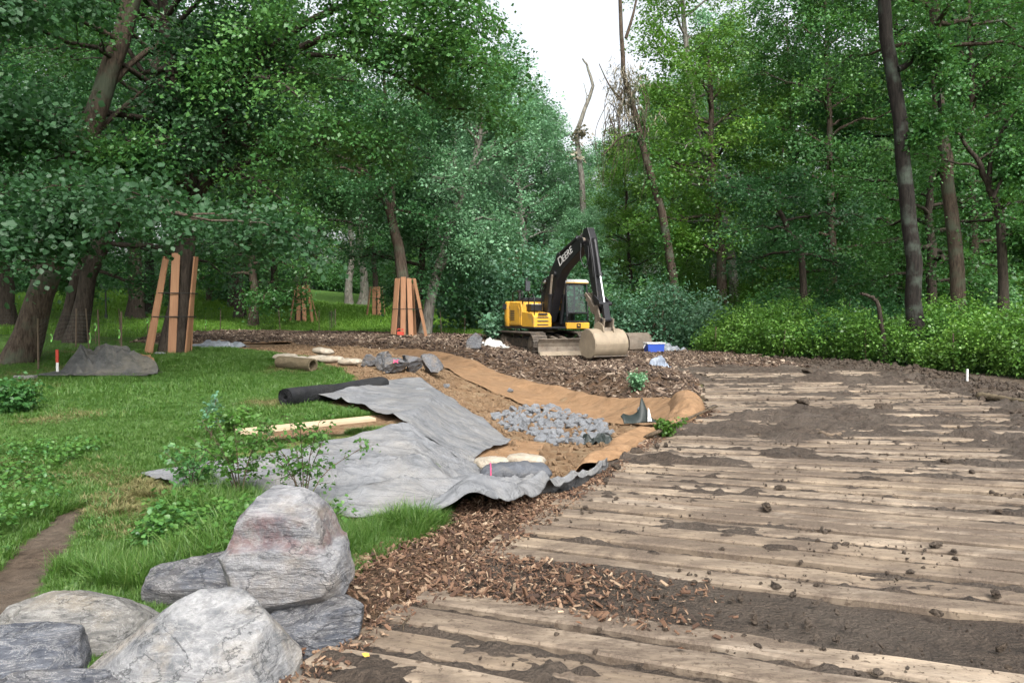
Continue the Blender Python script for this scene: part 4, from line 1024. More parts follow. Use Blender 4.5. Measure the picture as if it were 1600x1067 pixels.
# front deck skirt below the cab with its black emblem
sk = MB().prism([(1.36, .98), (1.47, 1.00), (1.47, 1.22), (1.36, 1.24)], .18, 1.215).build('front_skirt', M['yellow'], ex, 0.012)
em = MB().box((1.473, .72, 1.11), (.008, .19, .17)).build('emblem', M['black'], sk)
deer = [(-.062, .00), (-.035, .025), (.005, .028), (.030, .050), (.038, .040), (.060, .034), (.045, .018), (.030, .004), (.052, -.030), (.044, -.034), (.018, -.012), (-.022, -.004), (-.052, -.030), (-.060, -.024), (-.046, -.004)]
MB().prism([(-a+.72, b+1.115) for a, b in deer], 1.4785, 1.4815, 'x').build('emblem_mark', M['yellow'], em)
# cab
cab = MB()
cb0 = [(-.30, 1.09), (1.30, 1.09), (1.40, 1.45), (1.30, 2.70), (1.05, 2.80), (-.30, 2.80)]
def pillar(p, q, w=.07, y=None): cab.cyl(p, q, w/2, 8)
for y in (.24, 1.19):
    pillar((1.36, y, 1.22), (1.40, y, 1.50), .09); pillar((1.40, y, 1.48), (1.29, y, 2.72), .075)
    pillar((-.27, y, 1.10), (-.27, y, 2.78), .11); pillar((.38, y, 1.10), (.42, y, 2.76), .08)
    cab.box((.52, y, 1.16), (1.70, .07, .16)); cab.box((.50, y, 2.74), (1.60, .07, .12))
    cab.box((.02, y, 1.42), (.66, .05, .46))
for x, z in ((1.38, 1.26), (1.40, 1.60), (1.29, 2.72), (-.27, 2.74), (-.27, 1.16), (-.27, 1.75)): cab.box((x, .715, z), (.06, .95, .07))
cab.box((.5, .715, 1.11), (1.70, 1.0, .05))
cabo = cab.build('cab_frame', M['black'], ex, 0.012)
MB().prism([(-.34, 2.80), (1.30, 2.78), (1.36, 2.74), (1.36, 2.83), (1.2, 2.90), (-.26, 2.90), (-.34, 2.86)], .17, 1.255).build('cab_roof', M['cabroof'], ex, 0.02)
MB().box((1.372, .715, 2.765), (.02, 1.02, .03)).build('visor_trim', M['yellow'], ex, 0.004)
def pane(vs, nm='window_pane'): MB().add(vs, [(0, 1, 2, 3)]).build(nm, M['glass'], cabo)
pane([(1.395, .28, 1.63), (1.395, 1.15, 1.63), (1.295, 1.15, 2.69), (1.295, .28, 2.69)], 'windshield')
pane([(1.372, .28, 1.28), (1.372, 1.15, 1.28), (1.40, 1.15, 1.58), (1.40, .28, 1.58)], 'lower_windshield')
for y in (.24, 1.19):
    pane([(.44, y, 1.24), (1.36, y, 1.24), (1.27, y, 2.70), (.44, y, 2.70)]); pane([(-.25, y, 1.66), (.36, y, 1.66), (.38, y, 2.70), (-.25, y, 2.70)])
pane([(-.27, .28, 1.78), (-.27, 1.15, 1.78), (-.27, 1.15, 2.70), (-.27, .28, 2.70)], 'rear_window')
seat = MB().box((.25, .70, 1.55), (.50, .50, .14)).box((.02, .70, 1.88), (.14, .48, .62), (0, -.12, 0)).box((-.04, .70, 2.26), (.10, .26, .18)).box((.25, .70, 1.32), (.36, .36, .36))
seat.box((.38, .42, 1.66), (.40, .12, .10)).box((.38, .98, 1.66), (.40, .12, .10)).build('operator_seat', M['seat'], ex, 0.03)
MB().box((.11, .70, 1.95), (.07, .42, .50), (0, -.12, 0)).box((.14, .70, 1.68), (.10, .40, .10)).build('seat_vest', M['orange'], ex, 0.03)
MB().cyl((.62, .42, 1.70), (.66, .42, 1.98), .02, 8).cyl((.62, .98, 1.70), (.66, .98, 1.98), .02, 8).box((.95, .30, 1.85), (.06, .16, .24)).cyl((1.02, .60, 1.12), (1.02, .60, 1.70), .015, 6).cyl((1.02, .82, 1.12), (1.02, .82, 1.70), .015, 6).build('control_levers', M['blackrub'], ex)
# boom
BY = -.08
outer = [(.30, 1.28), (.40, 1.70), (.62, 2.45), (.92, 3.15), (1.22, 3.50), (1.60, 3.72), (2.4, 4.05), (3.18, 4.36)]
inner = [(3.36, 4.22), (3.34, 4.02), (2.5, 3.55), (1.85, 3.18), (1.52, 2.85), (1.25, 2.25), (.98, 1.60), (.78, 1.24)]
boom = MB().prism(outer+inner, BY-.19, BY+.19).build('boom', M['black'], ex, 0.018)
bs = MB()
for (x, z, r) in ((.55, 1.38, .16), (1.32, 3.08, .13), (3.26, 4.18, .13)): bs.cyl((x, BY-.26, z), (x, BY+.26, z), r, 18)
bs.build('boom_pin', M['black'], boom, 0.008)
MB().prism([(1.05, 3.38), (1.55, 3.72), (1.48, 3.92), (1.30, 3.86)], BY-.10, BY+.10).build('cylinder_lug', M['black'], boom, 0.01)
for y in (BY-.31, BY+.31):
    b_ = MB().cyl((.98, y, 1.18), (1.20, y, 2.30), .085, 16).cyl((1.19, y, 2.25), (1.205, y, 2.33), .10, 16).build('boom_cylinder', M['black'], ex, smooth=False)
    MB().cyl((1.19, y, 2.28), (1.33, y, 3.06), .045, 12).build('boom_rod', M['steel_dirty'], b_)
ac = MB().cyl((1.40, BY, 3.84), (2.62, BY, 4.34), .085, 16).cyl((2.60, BY, 4.33), (2.66, BY, 4.355), .10, 16).build('arm_cylinder', M['black'], ex)
MB().cyl((2.62, BY, 4.34), (3.36, BY, 4.60), .048, 12).build('arm_cylinder_rod', M['chrome'], ac)
# arm
arm_p = [(3.24, 4.62), (3.48, 4.66), (3.66, 4.30), (3.86, 3.55), (4.08, 2.50), (4.24, 1.74), (4.14, 1.62), (4.00, 1.72), (3.76, 2.50), (3.42, 3.55), (3.20, 4.05), (3.14, 4.30)]
arm = MB().prism(arm_p, BY-.15, BY+.15).build('arm', M['black'], ex, 0.016)
MB().cyl((3.28, BY-.24, 4.20), (3.28, BY+.24, 4.20), .11, 16).cyl((4.12, BY-.21, 1.76), (4.12, BY+.21, 1.76), .09, 16).cyl((3.98, BY-.21, 2.16), (3.98, BY+.21, 2.16), .07, 16).build('arm_pin', M['steel_dirty'], arm)
bc = MB().cyl((3.74, BY, 4.20), (4.08, BY, 2.95), .075, 16).cyl((4.075, BY, 3.0), (4.10, BY, 2.90), .092, 16).prism([(3.58, 4.16), (3.80, 4.28), (3.80, 4.10), (3.66, 4.02)], BY-.08, BY+.08).build('bucket_cylinder', M['black'], ex)
MB().cyl((4.09, BY, 2.94), (4.36, BY, 1.96), .042, 12).build('bucket_cylinder_rod', M['chrome'], bc)
lk = MB()
for y in (BY-.20, BY+.20):
    lk.prism([(3.92, 2.20), (4.02, 2.24), (4.44, 1.98), (4.44, 1.86), (4.34, 1.84), (3.94, 2.08)], y-.025, y+.025)
lk.prism([(4.32, 1.94), (4.46, 1.94), (4.60, 1.36), (4.46, 1.32)], BY-.12, BY+.12).cyl((4.39, BY-.27, 1.92), (4.39, BY+.27, 1.92), .07, 14).cyl((4.52, BY-.24, 1.36), (4.52, BY+.24, 1.36), .07, 14)
lk.build('bucket_linkage', M['black'], ex, 0.008)
cp_ = MB()
for y in (BY-.19, BY+.19): cp_.prism([(4.00, 1.86), (4.22, 1.88), (4.40, 1.46), (4.66, 1.40), (4.62, 1.04), (4.30, .92), (4.06, 1.10), (4.08, 1.46)], y-.03, y+.03)
cp_.prism([(4.14, 1.10), (4.56, 1.10), (4.60, .86), (4.12, .86)], BY-.16, BY+.16)
cp_.build('coupler', M['steel_dirty'], ex, 0.01)
# thumb folded behind the arm: two plates with teeth
th = MB()
for y in (BY-.18, BY-.06, BY+.06, BY+.18):
    th.prism([(3.98, 1.55), (4.10, 1.72), (3.74, 2.12), (3.46, 2.34), (3.40, 2.24), (3.52, 2.14), (3.46, 2.06), (3.62, 1.98), (3.60, 1.88), (3.76, 1.80), (3.80, 1.66)], y-.03, y+.03)
th.box((3.72, BY, 2.02), (.06, .40, .30), (0, -.8, 0)); th.build('thumb', M['steel_dirty'], ex, 0.006)
# ditching bucket, mouth down and back
bk_out = [(3.62, .06), (3.60, .16), (4.02, .98), (4.24, 1.06), (4.50, 1.02), (4.70, .90), (4.84, .66), (4.86, .42), (4.76, .20), (4.62, .08)]
bk_in = [(4.60, .12), (4.72, .24), (4.81, .44), (4.79, .64), (4.66, .85), (4.48, .96), (4.25, 1.00), (4.06, .93)]
bw = .67
shell = MB()
op = bk_out[2:]; 
shell.prism(op + [(4.56, .12)] + bk_in[1:], BY-bw, BY+bw)
bko = shell.build('bucket', M['bucket'], ex, 0.008)
for y, sg in ((BY-bw-.012, -1), (BY+bw+.012, 1)):
    MB().prism([(3.80, .46), (3.99, .95), (4.24, 1.05), (4.50, 1.01), (4.69, .89), (4.83, .66), (4.85, .42), (4.75, .20), (4.60, .06), (4.30, .04), (3.95, .16)], y-.012, y+.012).build('side_plate', M['bucket'], bko, 0.006)
MB().box((4.66, BY, .075), (.24, 2*bw+.06, .035), (0, -.35, 0)).build('cutting_edge', M['track'], bko, 0.004)
ears = MB()
for y in (BY-.22, BY+.22): ears.prism([(4.02, .94), (4.10, 1.22), (4.34, 1.30), (4.62, 1.18), (4.70, .88), (4.48, .98), (4.24, 1.02)], y-.025, y+.025)
ears.build('bucket_ears', M['bucket'], bko, 0.005)
rb = MB()
for t in range(1): rb.box((4.865, BY, .50), (.02, 2*bw*.98, .10), (0, .12, 0))
rb.build('wear_strip', M['bucket'], bko, 0.004)
# hoses
hs = MB()
hs.tube(smooth_curve([(3.05, BY-.14, 4.38), (3.25, BY-.26, 4.05), (3.30, BY-.30, 3.55), (3.50, BY-.26, 3.25), (3.66, BY-.20, 3.55), (3.58, BY-.17, 4.0)], 24), .022, 6)
hs.tube(smooth_curve([(3.05, BY+.14, 4.40), (3.25, BY+.24, 4.15), (3.32, BY+.28, 3.75), (3.50, BY+.24, 3.45), (3.64, BY+.18, 3.8)], 22), .022, 6)
for dy in (-.10, -.03, .05, .12): hs.tube(smooth_curve([(.22, BY+dy, 1.5), (.16, BY+dy, 2.1), (.30, BY+dy, 2.62), (.62, BY+dy, 2.85), (.98, BY+dy, 3.32), (1.3, BY+dy, 3.64)], 20), .026, 6)
for dy in (-.17, .17): hs.tube(smooth_curve([(1.35, BY+dy, 3.66), (2.0, BY+dy, 3.96), (3.0, BY+dy, 4.36)], 10), .018, 6)
hs.tube(smooth_curve([(.05, BY-.1, 2.4), (.18, BY-.05, 2.85), (.42, BY, 2.92), (.55, BY+.05, 2.66), (.3, BY, 2.5)], 20), .03, 6)
hs.tube(smooth_curve([(.10, BY+.1, 2.5), (.25, BY+.1, 2.98), (.5, BY+.1, 3.0)], 14), .03, 6)
hs.tube(smooth_curve([(3.62, BY-.16, 4.2), (3.78, BY-.16, 3.6), (3.92, BY-.16, 2.8)], 10), .016, 6)
hs.build('hydraulic_hose', M['blackrub'], ex, smooth=True)
# boom lettering
def letters(txt, size, mat, name):
    c = bpy.data.curves.new(name, 'FONT'); c.body = txt; c.size = size; c.extrude = 0.003; c.space_character = 1.04
    o = bpy.data.objects.new(name, c); COL.objects.link(o)
    me = bpy.data.meshes.new_from_object(o.evaluated_get(bpy.context.evaluated_depsgraph_get()))
    bpy.data.objects.remove(o); me.materials.clear(); me.materials.append(mat); return me
bang = math.atan2(4.05-3.72, 2.4-1.60)
for (txt, size, dx) in (('D', .50, 0.0), ('EERE', .385, .315)):
    me = letters(txt, size, M['whitep'], 'boom_lettering')
    o = link('boom_lettering', me, boom)
    p = Vector((1.66 + dx*math.cos(bang+.10), BY-.196, 3.34 + dx*math.sin(bang+.10)))
    o.location = p; o.rotation_euler = Euler((math.pi/2, -(bang+.10), 0), 'XYZ')
    o.scale = (0.92, 1, 1)
# spare bucket lying behind
sp_ = empty('spare_bucket', gnd(992, 549), R(-70), 'brown spare digging bucket lying behind the excavator bucket', 'bucket')
prof = [(-.62, .0), (-.58, .10), (-.10, .74), (.18, .80), (.42, .66), (.55, .40), (.52, .12), (.40, .02)]
shell = MB().prism(prof[2:] + [(.36, .06), (.47, .14), (.49, .40), (.38, .61), (.16, .74), (-.06, .70)], -.5, .5).build('shell', M['steel_dirty'], sp_, 0.008)
for y in (-.515, .515): MB().prism(prof, y-.015, y+.015).build('side_plate', M['steel_dirty'], sp_, 0.006)
for y in np.linspace(-.42, .42, 5): MB().prism([(.36, .0), (.60, -.04), (.60, .0), (.38, .10)], y-.05, y+.05).build('tooth', M['track'], sp_, 0.004)
# grey bin-like scrap left of the white cloth
g = gnd(739, 545); o = MB().add([(-.25, -.2, 0), (.25, -.2, 0), (.32, -.15, .35), (.1, -.1, .55), (-.2, -.15, .25), (-.25, .2, 0), (.25, .2, 0), (.30, .15, .30), (.05, .1, .5), (-.2, .1, .3)], [(0, 1, 2, 3, 4), (9, 8, 7, 6, 5), (0, 5, 6, 1), (1, 6, 7, 2), (2, 7, 8, 3), (3, 8, 9, 4), (4, 9, 5, 0)]).build('grey_rubble', M['rock_creek'], None, 0.05)
o.location = g; tag(o, 'grey angular block by the white cloth left of the excavator', 'stone')
# ------------------------------------------------------------------ trees
class Wood:
    def __init__(s): s.V = []; s.F = []; s.n = 0
    def tube(s, P, r, n=6):
        P = np.asarray(P, float); r = np.asarray(r, float); m = len(P)
        T = np.gradient(P, axis=0); T /= np.linalg.norm(T, axis=1)[:, None] + 1e-9
        up = np.array([0.21, 0.37, 0.9]) if abs(T[0, 2]) < 0.8 else np.array([0.9, 0.3, 0.1])
        A = np.cross(T, up); A /= np.linalg.norm(A, axis=1)[:, None] + 1e-9; B = np.cross(T, A)
        a = np.linspace(0, 2*np.pi, n, endpoint=False)
        V = P[:, None, :] + r[:, None, None]*(A[:, None, :]*np.cos(a)[None, :, None] + B[:, None, :]*np.sin(a)[None, :, None])
        i = np.arange(m-1)[:, None]*n; k = np.arange(n)[None, :]; k2 = (k+1) % n
        F = np.stack([i+k, i+k2, i+n+k2, i+n+k], -1).reshape(-1, 4) + s.n
        s.V.append(V.reshape(-1, 3)); s.F.append(F); s.n += m*n
    def mesh(s, name, mat):
        me = np_mesh(name, np.concatenate(s.V), np.concatenate(s.F), smooth=True); me.materials.append(mat); return me

def leaf_mesh(name, C, Nn, T, size, tone, mat, wide=0.34, shape=4):
    n = len(C)
    Nn = Nn/np.linalg.norm(Nn, axis=1)[:, None]; T = T - (T*Nn).sum(1)[:, None]*Nn; T /= np.linalg.norm(T, axis=1)[:, None] + 1e-9
    W = np.cross(Nn, T); s = size[:, None]
    if shape == 4:
        V = np.stack([C - T*s*.5, C + W*s*wide + Nn*s*.10, C + T*s*.5 - Nn*s*.08, C - W*s*wide + Nn*s*.10], 1)
        F = np.arange(n*4).reshape(n, 4)
        tn = tone
    else:   # a lobed leaf: two quads each side of the fold
        V = np.stack([C - T*s*.5, C + W*s*.30 - T*s*.22 + Nn*s*.05, C + W*s*.46 + T*s*.12 + Nn*s*.06, C + T*s*.55 - Nn*s*.10, C - W*s*.46 + T*s*.12 + Nn*s*.06, C - W*s*.30 - T*s*.22 + Nn*s*.05], 1)
        b = np.arange(n)[:, None]*6
        F = np.concatenate([b+np.array([[0, 1, 2, 3]]), b+np.array([[0, 3, 4, 5]])], 0); tn = np.concatenate([tone, tone])
    me = np_mesh(name, V.reshape(-1, 3), F, tone=tn); me.materials.append(mat); return me

def spray_leaves(rng, S, per, size, flat=0.16, shape=4, tilt=0.45, tonevar=0.25):
    """S: rows of (x, y, z, radius, tone)"""
    S = np.asarray(S, float); m = len(S); n = m*per
    idx = np.repeat(np.arange(m), per)
    a = rng.uniform(0, 2*np.pi, n); r = np.sqrt(rng.uniform(0, 1, n))
    rad = S[idx, 3]
    tl = rng.normal(0, 0.55, (m, 2))[idx]
    dx = r*np.cos(a)*rad; dy = r*np.sin(a)*rad
    dz = rng.normal(0, flat, n)*rad + tl[:, 0]*dx + tl[:, 1]*dy - 0.28*r*r*rad
    C = S[idx, :3] + np.stack([dx, dy, dz], 1)
    N = np.stack([-tl[:, 0], -tl[:, 1], np.ones(n)], 1) + rng.normal(0, tilt, (n, 3))
    T = np.stack([np.cos(a), np.sin(a), -0.25*np.ones(n)], 1) + rng.normal(0, 0.5, (n, 3))
    sz = size*np.clip(rng.lognormal(-.05, .28, n), .45, 1.8)
    tone = np.clip(S[idx, 4] + rng.normal(0, tonevar*0.5, n), 0, 1)
    return C, N, T, sz, tone

def branch_out(rng, wood, start, d, L, elev, droop, r0, sprays, ns=6, srad=0.7, sub=0.42, tone=0.5, thin=5):
    """a limb with side shoots; sprays are added at shoot middles and ends"""
    s = np.linspace(0, 1, 7)
    dh = np.array([d[0], d[1], 0.0]); dh /= np.linalg.norm(dh)+1e-9
    side = np.array([-dh[1], dh[0], 0])
    bend = rng.normal(0, 0.18)
    P = start + dh*(L*math.cos(elev)*s)[:, None] + np.array([0, 0, 1])*(L*(math.sin(elev)*s - droop*s*s))[:, None] + side*(L*bend*s*s)[:, None]
    P[1:] += rng.normal(0, 0.025*L, (6, 3))
    wood.tube(P, r0*(1-0.85*s)+0.008, thin)
    tn = tone + rng.normal(0, 0.13)
    for j in range(ns):
        t = 0.28 + 0.72*(j+rng.uniform(0, .8))/ns; t = min(t, 1)
        q = np.array([np.interp(t, s, P[:, k]) for k in range(3)])
        sg = 1 if j % 2 else -1
        ang = rng.uniform(0.5, 1.15)*sg
        dd = dh*math.cos(ang) + side*math.sin(ang); l = L*sub*(1.25-0.75*t)*rng.uniform(.7, 1.2)
        e = rng.uniform(-.15, .45)
        Q = q + dd*(l*np.linspace(0, 1, 4))[:, None] + np.array([0, 0, 1])*(l*(e*np.linspace(0, 1, 4) - .25*np.linspace(0, 1, 4)**2))[:, None]
        wood.tube(Q, np.linspace(r0*0.30*(1.1-t)+.008, 0.006, 4), 4)
        t2 = tn + rng.normal(0, .10)
        sprays.append((*Q[3], srad*rng.uniform(.75, 1.2), t2)); sprays.append((*(Q[1]*.4+Q[2]*.6), srad*rng.uniform(.65, 1.0), t2))
    sprays.append((*P[-1], srad, tn))

def crown_on(rng, wood, path, rad, t0, nl, L, srad, ns, elev=(0.1, 0.7), droop=0.25, prof=None, tone=0.5, az0=0.0, sub=.42):
    path = np.asarray(path, float); seg_ = np.concatenate([[0], np.cumsum(np.linalg.norm(np.diff(path, axis=0), axis=1))]); seg_ /= seg_[-1]
    sprays = []
    for i in range(nl):
        t = t0 + (1-t0)*((i+rng.uniform(0, .9))/nl)
        p = np.array([np.interp(t, seg_, path[:, k]) for k in range(3)]); r = float(np.interp(t, seg_, rad))
        f = (t-t0)/(1-t0)
        a = az0 + i*2.399 + rng.normal(0, .3)
        l = L*(prof(f) if prof else (0.55+0.45*math.sin(math.pi*min(1, f*0.9+0.15))))*rng.uniform(.8, 1.15)
        branch_out(rng, wood, p, (math.cos(a), math.sin(a)), l, elev[0]+(elev[1]-elev[0])*f, droop*(1-f*.6), min(r*.55, .035*l/2+.03), sprays, ns, srad, sub, tone)
    return sprays

def trunk_path(P, n=14, wob=0.04, seed=0):
    Q = smooth_curve(P, n); r = np.random.default_rng(seed); Q[1:-1] += r.normal(0, wob, (n-2, 3))*np.array([1, 1, .3]); return Q

class Tree:
    def __init__(s, name, label, base, group=None, cat='tree'):
        s.root = empty(name, tuple(base), 0, label, cat, group); s.base = np.array(base, float); s.w = Wood(); s.sp = []
    def finish(s, rng, per, size, bark_m, leaf_m, shape=4, tilt=.65, flat=.28, trunk='trunk', crown='crown'):
        w = s.w
        for i in range(len(w.V)): w.V[i] = w.V[i] - s.base
        link(trunk, w.mesh(trunk, bark_m), s.root)
        if s.sp:
            S = np.array(s.sp); S[:, :3] -= s.base
            link(crown, leaf_mesh(crown, *spray_leaves(rng, S, per, size, flat, shape, tilt), leaf_m, shape=shape), s.root)
        return s.root
def flare(rad, k=1.5):
    rad = np.array(rad, float); rad[0] *= k; rad[1] *= (1+(k-1)*0.35); return rad

# --- the forest kinds, each built once and then repeated
def forest_variant(seed, H, r, L, nl, ns, per, size, srad, bark_m, leaf_m, t0=0.16, lean=0.6, tone=.5, elev=(0.05, .9), droop=.3, fork=False):
    rng = np.random.default_rng(seed); w = Wood()
    top = np.array([rng.normal(0, lean), rng.normal(0, lean), H])
    path = trunk_path([(0, 0, -0.3), (top[0]*.1, top[1]*.1, H*.3), (top[0]*.6, top[1]*.5, H*.65), top], 14, .05, seed)
    rad = flare(r*(1-0.9*np.linspace(0, 1, 14)**1.1)+.015, 1.5)
    w.tube(path, rad, 9)
    sp = crown_on(rng, w, path, rad, t0, nl, L, srad, ns, elev, droop, tone=tone)
    return w.mesh('trunk', bark_m), leaf_mesh('crown', *spray_leaves(rng, sp, per, size, .34, 4, .75), leaf_m)
FV = {
 'a': forest_variant(11, 21, .30, 5.2, 34, 7, 78, .156, .85, M['bark_dark'], M['leaf_cool'], tone=.45, t0=.27),
 'b': forest_variant(12, 19, .24, 4.6, 32, 7, 78, .156, .80, M['bark_brown'], M['leaf_mid'], tone=.5, t0=.12),
 'c': forest_variant(13, 20, .22, 4.2, 34, 7, 78, .156, .78, M['bark_grey'], M['leaf_pale'], tone=.5, t0=.18, elev=(.35, 1.1), droop=.2),
 'd': forest_variant(14, 18, .20, 4.4, 30, 7, 78, .156, .80, M['bark_dark'], M['leaf_warm'], tone=.5, t0=.10),
 'e': forest_variant(15, 20, .26, 5.0, 30, 7, 78, .156, .75, M['bark_lichen'], M['leaf_cool'], tone=.35, t0=.36),
}
def shrub_variant(seed, H, Wd, n, per, size, srad, leaf_m, tone=.5):
    rng = np.random.default_rng(seed); w = Wood(); sp = []
    for i in range(n):
        a = i*2.4 + rng.normal(0, .3)
        branch_out(rng, w, np.array([math.cos(a)*.15, math.sin(a)*.15, -.05]), (math.cos(a), math.sin(a)), rng.uniform(.7, 1.1)*math.hypot(H, Wd), rng.uniform(.55, 1.35), .30, .05, sp, 7, srad, .45, tone)
    S = np.array(sp); S[:, 2] = np.abs(S[:, 2]); S[:, 0] *= Wd/H*.9; S[:, 1] *= Wd/H*.9
    for v in w.V: v[:, :2] *= Wd/H*.9
    return w.mesh('stems', M['twig']), leaf_mesh('foliage', *spray_leaves(rng, S, per, size, .3), leaf_m)
SV = {
 'p': shrub_variant(31, 3.0, 2.2, 12, 80, .10, .55, M['leaf_blue']),
 'q': shrub_variant(32, 2.6, 2.2, 11, 80, .10, .55, M['leaf_mid']),
 'r': shrub_variant(33, 3.2, 2.6, 12, 80, .10, .6, M['leaf_warm'], .4),
 's': shrub_variant(34, 3.2, 2.6, 12, 80, .10, .6, M['leaf_cool'], .35),
}
def put(var, px, Y, s, rz, name, label, group, zs=1.0, cat='tree', parts=('trunk', 'crown')):
    x = (px-800)/FPX*Y; z = h1(x, Y)
    o = empty(name, (x, Y, z-0.05), rz, label, cat, group); o.scale = (s, s, s*zs)
    link(parts[0], var[0], o); link(parts[1], var[1], o)
    return o
# ------------------------------------------------------------------ trees one can tell apart
rng = np.random.default_rng(404)
def PX(pts, Y, dY=0.0):
    n = len(pts); return [np.array(at(px, py, Y + dY*i/max(1, n-1))) for i, (px, py) in enumerate(pts)]
def hero(label, pts, Y, r0, r1, bark_m, dY=0.0, sink=0.25, name='tree', n=16, group=None, k=1.5, cat='tree'):
    P = PX(pts, Y, dY); P[0][2] = h1(P[0][0], P[0][1]) - 0.02
    t = Tree(name, label, P[0], group, cat)
    Pp = [P[0] - np.array([0, 0, sink])] + P[1:]
    path = trunk_path(Pp, n, .03, int(abs(P[0][0])*100)); rad = flare(np.linspace(r0, r1, n), k)
    t.w.tube(path, rad, 14); t.path = path; t.rad = rad
    return t
def limb(t, pts, Y, r0, r1=0.02, dY=0.0, ns=6, srad=.6, sub=.3, tone=.5, leafy=True, shoots=True):
    P = smooth_curve(PX(pts, Y, dY), 10); t.w.tube(P, np.linspace(r0, r1, 10), 8)
    if not shoots: return
    L = float(np.linalg.norm(P[-1]-P[0])); d = P[-1]-P[0]
    side = np.array([-d[1], d[0], 0.]); side /= np.linalg.norm(side)+1e-9
    for j in range(ns):
        q = P[min(9, 3+int(7*j/ns))]; sg = 1 if j % 2 else -1
        dd = d/np.linalg.norm(d)*.6 + side*sg*rng.uniform(.3, 1.0)
        sp = t.sp if leafy else []
        branch_out(rng, t.w, q, dd[:2], L*sub*rng.uniform(.8, 1.3), rng.uniform(0, .5), .3, max(.012, r0*.25), sp, 5, srad, .4, tone)

# leaning furrowed trunk at the far left with low sprays of broad leaves
t = hero('big leaning furrowed trunk at the left edge of the lawn', [(22, 582), (75, 430), (125, 250), (165, 130), (205, 10), (245, -150), (270, -330)], 18.5, .30, .15, M['bark_brown'], 1.5, k=1.45)
for (p, Y, r, dY) in (([(100, 330), (170, 250), (270, 215), (380, 190)], 18.8, .09, 1.5), ([(120, 260), (60, 200), (-60, 190)], 18.5, .08, -3), ([(90, 380), (150, 340), (240, 330), (330, 345)], 18.3, .07, -3.5), ([(80, 400), (40, 370), (-40, 360)], 18.3, .07, -4), ([(150, 160), (230, 80), (330, 60), (420, 90)], 19.2, .09, 2), ([(180, 60), (100, 20), (20, 10), (-60, 40)], 19, .08, -4), ([(130, 230), (190, 170), (260, 120), (330, 130)], 19.2, .07, 2)):
    limb(t, p, Y, r, .02, dY, 8, .62, .34, .28)
t.sp += crown_on(rng, t.w, t.path, t.rad, .66, 16, 4.2, .75, 7, (.1, .7), .3, tone=.42)
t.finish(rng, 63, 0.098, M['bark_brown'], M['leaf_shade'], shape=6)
# its neighbours behind the wire fence
t = hero('dark trunk leaning right behind the wire fence, beside the big leaning one', [(112, 520), (140, 430), (172, 360), (205, 290), (230, 180), (260, 40)], 25, .27, .13, M['bark_dark'], 1)
t.sp += crown_on(rng, t.w, t.path, t.rad, .30, 18, 4.4, .75, 7, (0, .7), .3, tone=.40); t.finish(rng, 63, 0.118, M['bark_dark'], M['leaf_cool'])
t = hero('slimmer dark trunk just left of the leaning pair behind the wire fence', [(92, 505), (118, 440), (138, 395), (160, 330), (170, 200)], 27, .20, .10, M['bark_dark'], 1)
t.sp += crown_on(rng, t.w, t.path, t.rad, .35, 14, 3.8, .7, 7, (0, .7), .3, tone=.40); t.finish(rng, 57, 0.118, M['bark_dark'], M['leaf_cool'])
t = hero('straight dark trunk at the left edge, behind the leaning tree', [(4, 478), (8, 400), (6, 250), (10, 60)], 34, .42, .2, M['bark_dark'])
t.sp += crown_on(rng, t.w, t.path, t.rad, .30, 16, 4.6, .8, 7, (0, .7), .3, tone=.40); t.finish(rng, 63, 0.133, M['bark_dark'], M['leaf_cool'])

# boarded tree on the lawn
t = hero('forked tree wrapped in long boards at the lawn edge', [(268, 548), (280, 470), (288, 400), (293, 345), (300, 300), (285, 220), (265, 100), (250, -80)], 20.3, .30, .12, M['bark_dark'], .5, k=1.35)
limb(t, [(297, 315), (325, 285), (345, 275)], 20.4, .17, .11, 0, 0, shoots=False)
limb(t, [(345, 275), (400, 248), (455, 230), (520, 222), (580, 232)], 20.4, .11, .04, -.5, 9, .6, .34, .5)
limb(t, [(345, 275), (350, 200), (380, 120), (440, 60), (520, 20)], 20.4, .11, .04, -1.0, 9, .65, .34, .5)
limb(t, [(300, 300), (240, 260), (180, 240)], 20.4, .09, .03, -2.0, 7, .6, .34, .42)
limb(t, [(470, 75), (520, 55), (600, 52), (680, 75), (730, 110)], 19.5, .09, .03, -1.5, 9, .55, .30, .5)
limb(t, [(440, 62), (520, 15), (620, 5), (700, 8)], 19.5, .08, .03, -1.5, 9, .55, .30, .5)
limb(t, [(480, 85), (560, 95), (640, 130), (700, 170)], 19.5, .06, .02, -1.0, 8, .5, .28, .5)
t.sp += crown_on(rng, t.w, t.path, t.rad, .45, 20, 4.8, .75, 7, (0, .8), .3, tone=.42)
t.finish(rng, 60, 0.102, M['bark_dark'], M['leaf_mid'])
T_A = t
# far boarded trees
t = hero('thin leaning tree with boards round its foot at the wood edge', [(470, 516), (472, 465), (490, 400), (512, 325), (525, 240), (530, 120)], 52, .34, .10, M['bark_dark'])
t.sp += crown_on(rng, t.w, t.path, t.rad, .42, 20, 4.6, .9, 7, (0, .8), .3, tone=.40); t.finish(rng, 66, 0.157, M['bark_dark'], M['leaf_cool'])
t = hero('small far tree with boards round its foot between two grey trunks', [(588, 515), (588, 470), (585, 420), (578, 340), (570, 240)], 62, .30, .1, M['bark_dark'])
t.sp += crown_on(rng, t.w, t.path, t.rad, .42, 18, 4.6, .9, 7, (0, .8), .3, tone=.45); t.finish(rng, 63, 0.157, M['bark_dark'], M['leaf_mid'])
t = hero('curved tree rising from the tallest ring of leaning boards', [(632, 528), (630, 445), (622, 385), (608, 330), (585, 285), (545, 250), (490, 228)], 33.5, .30, .06, M['bark_brown'], .0, k=1.3)
limb(t, [(612, 340), (612, 280), (605, 200), (600, 120)], 33.5, .17, .05, 0, 10, .75, .34, .5)
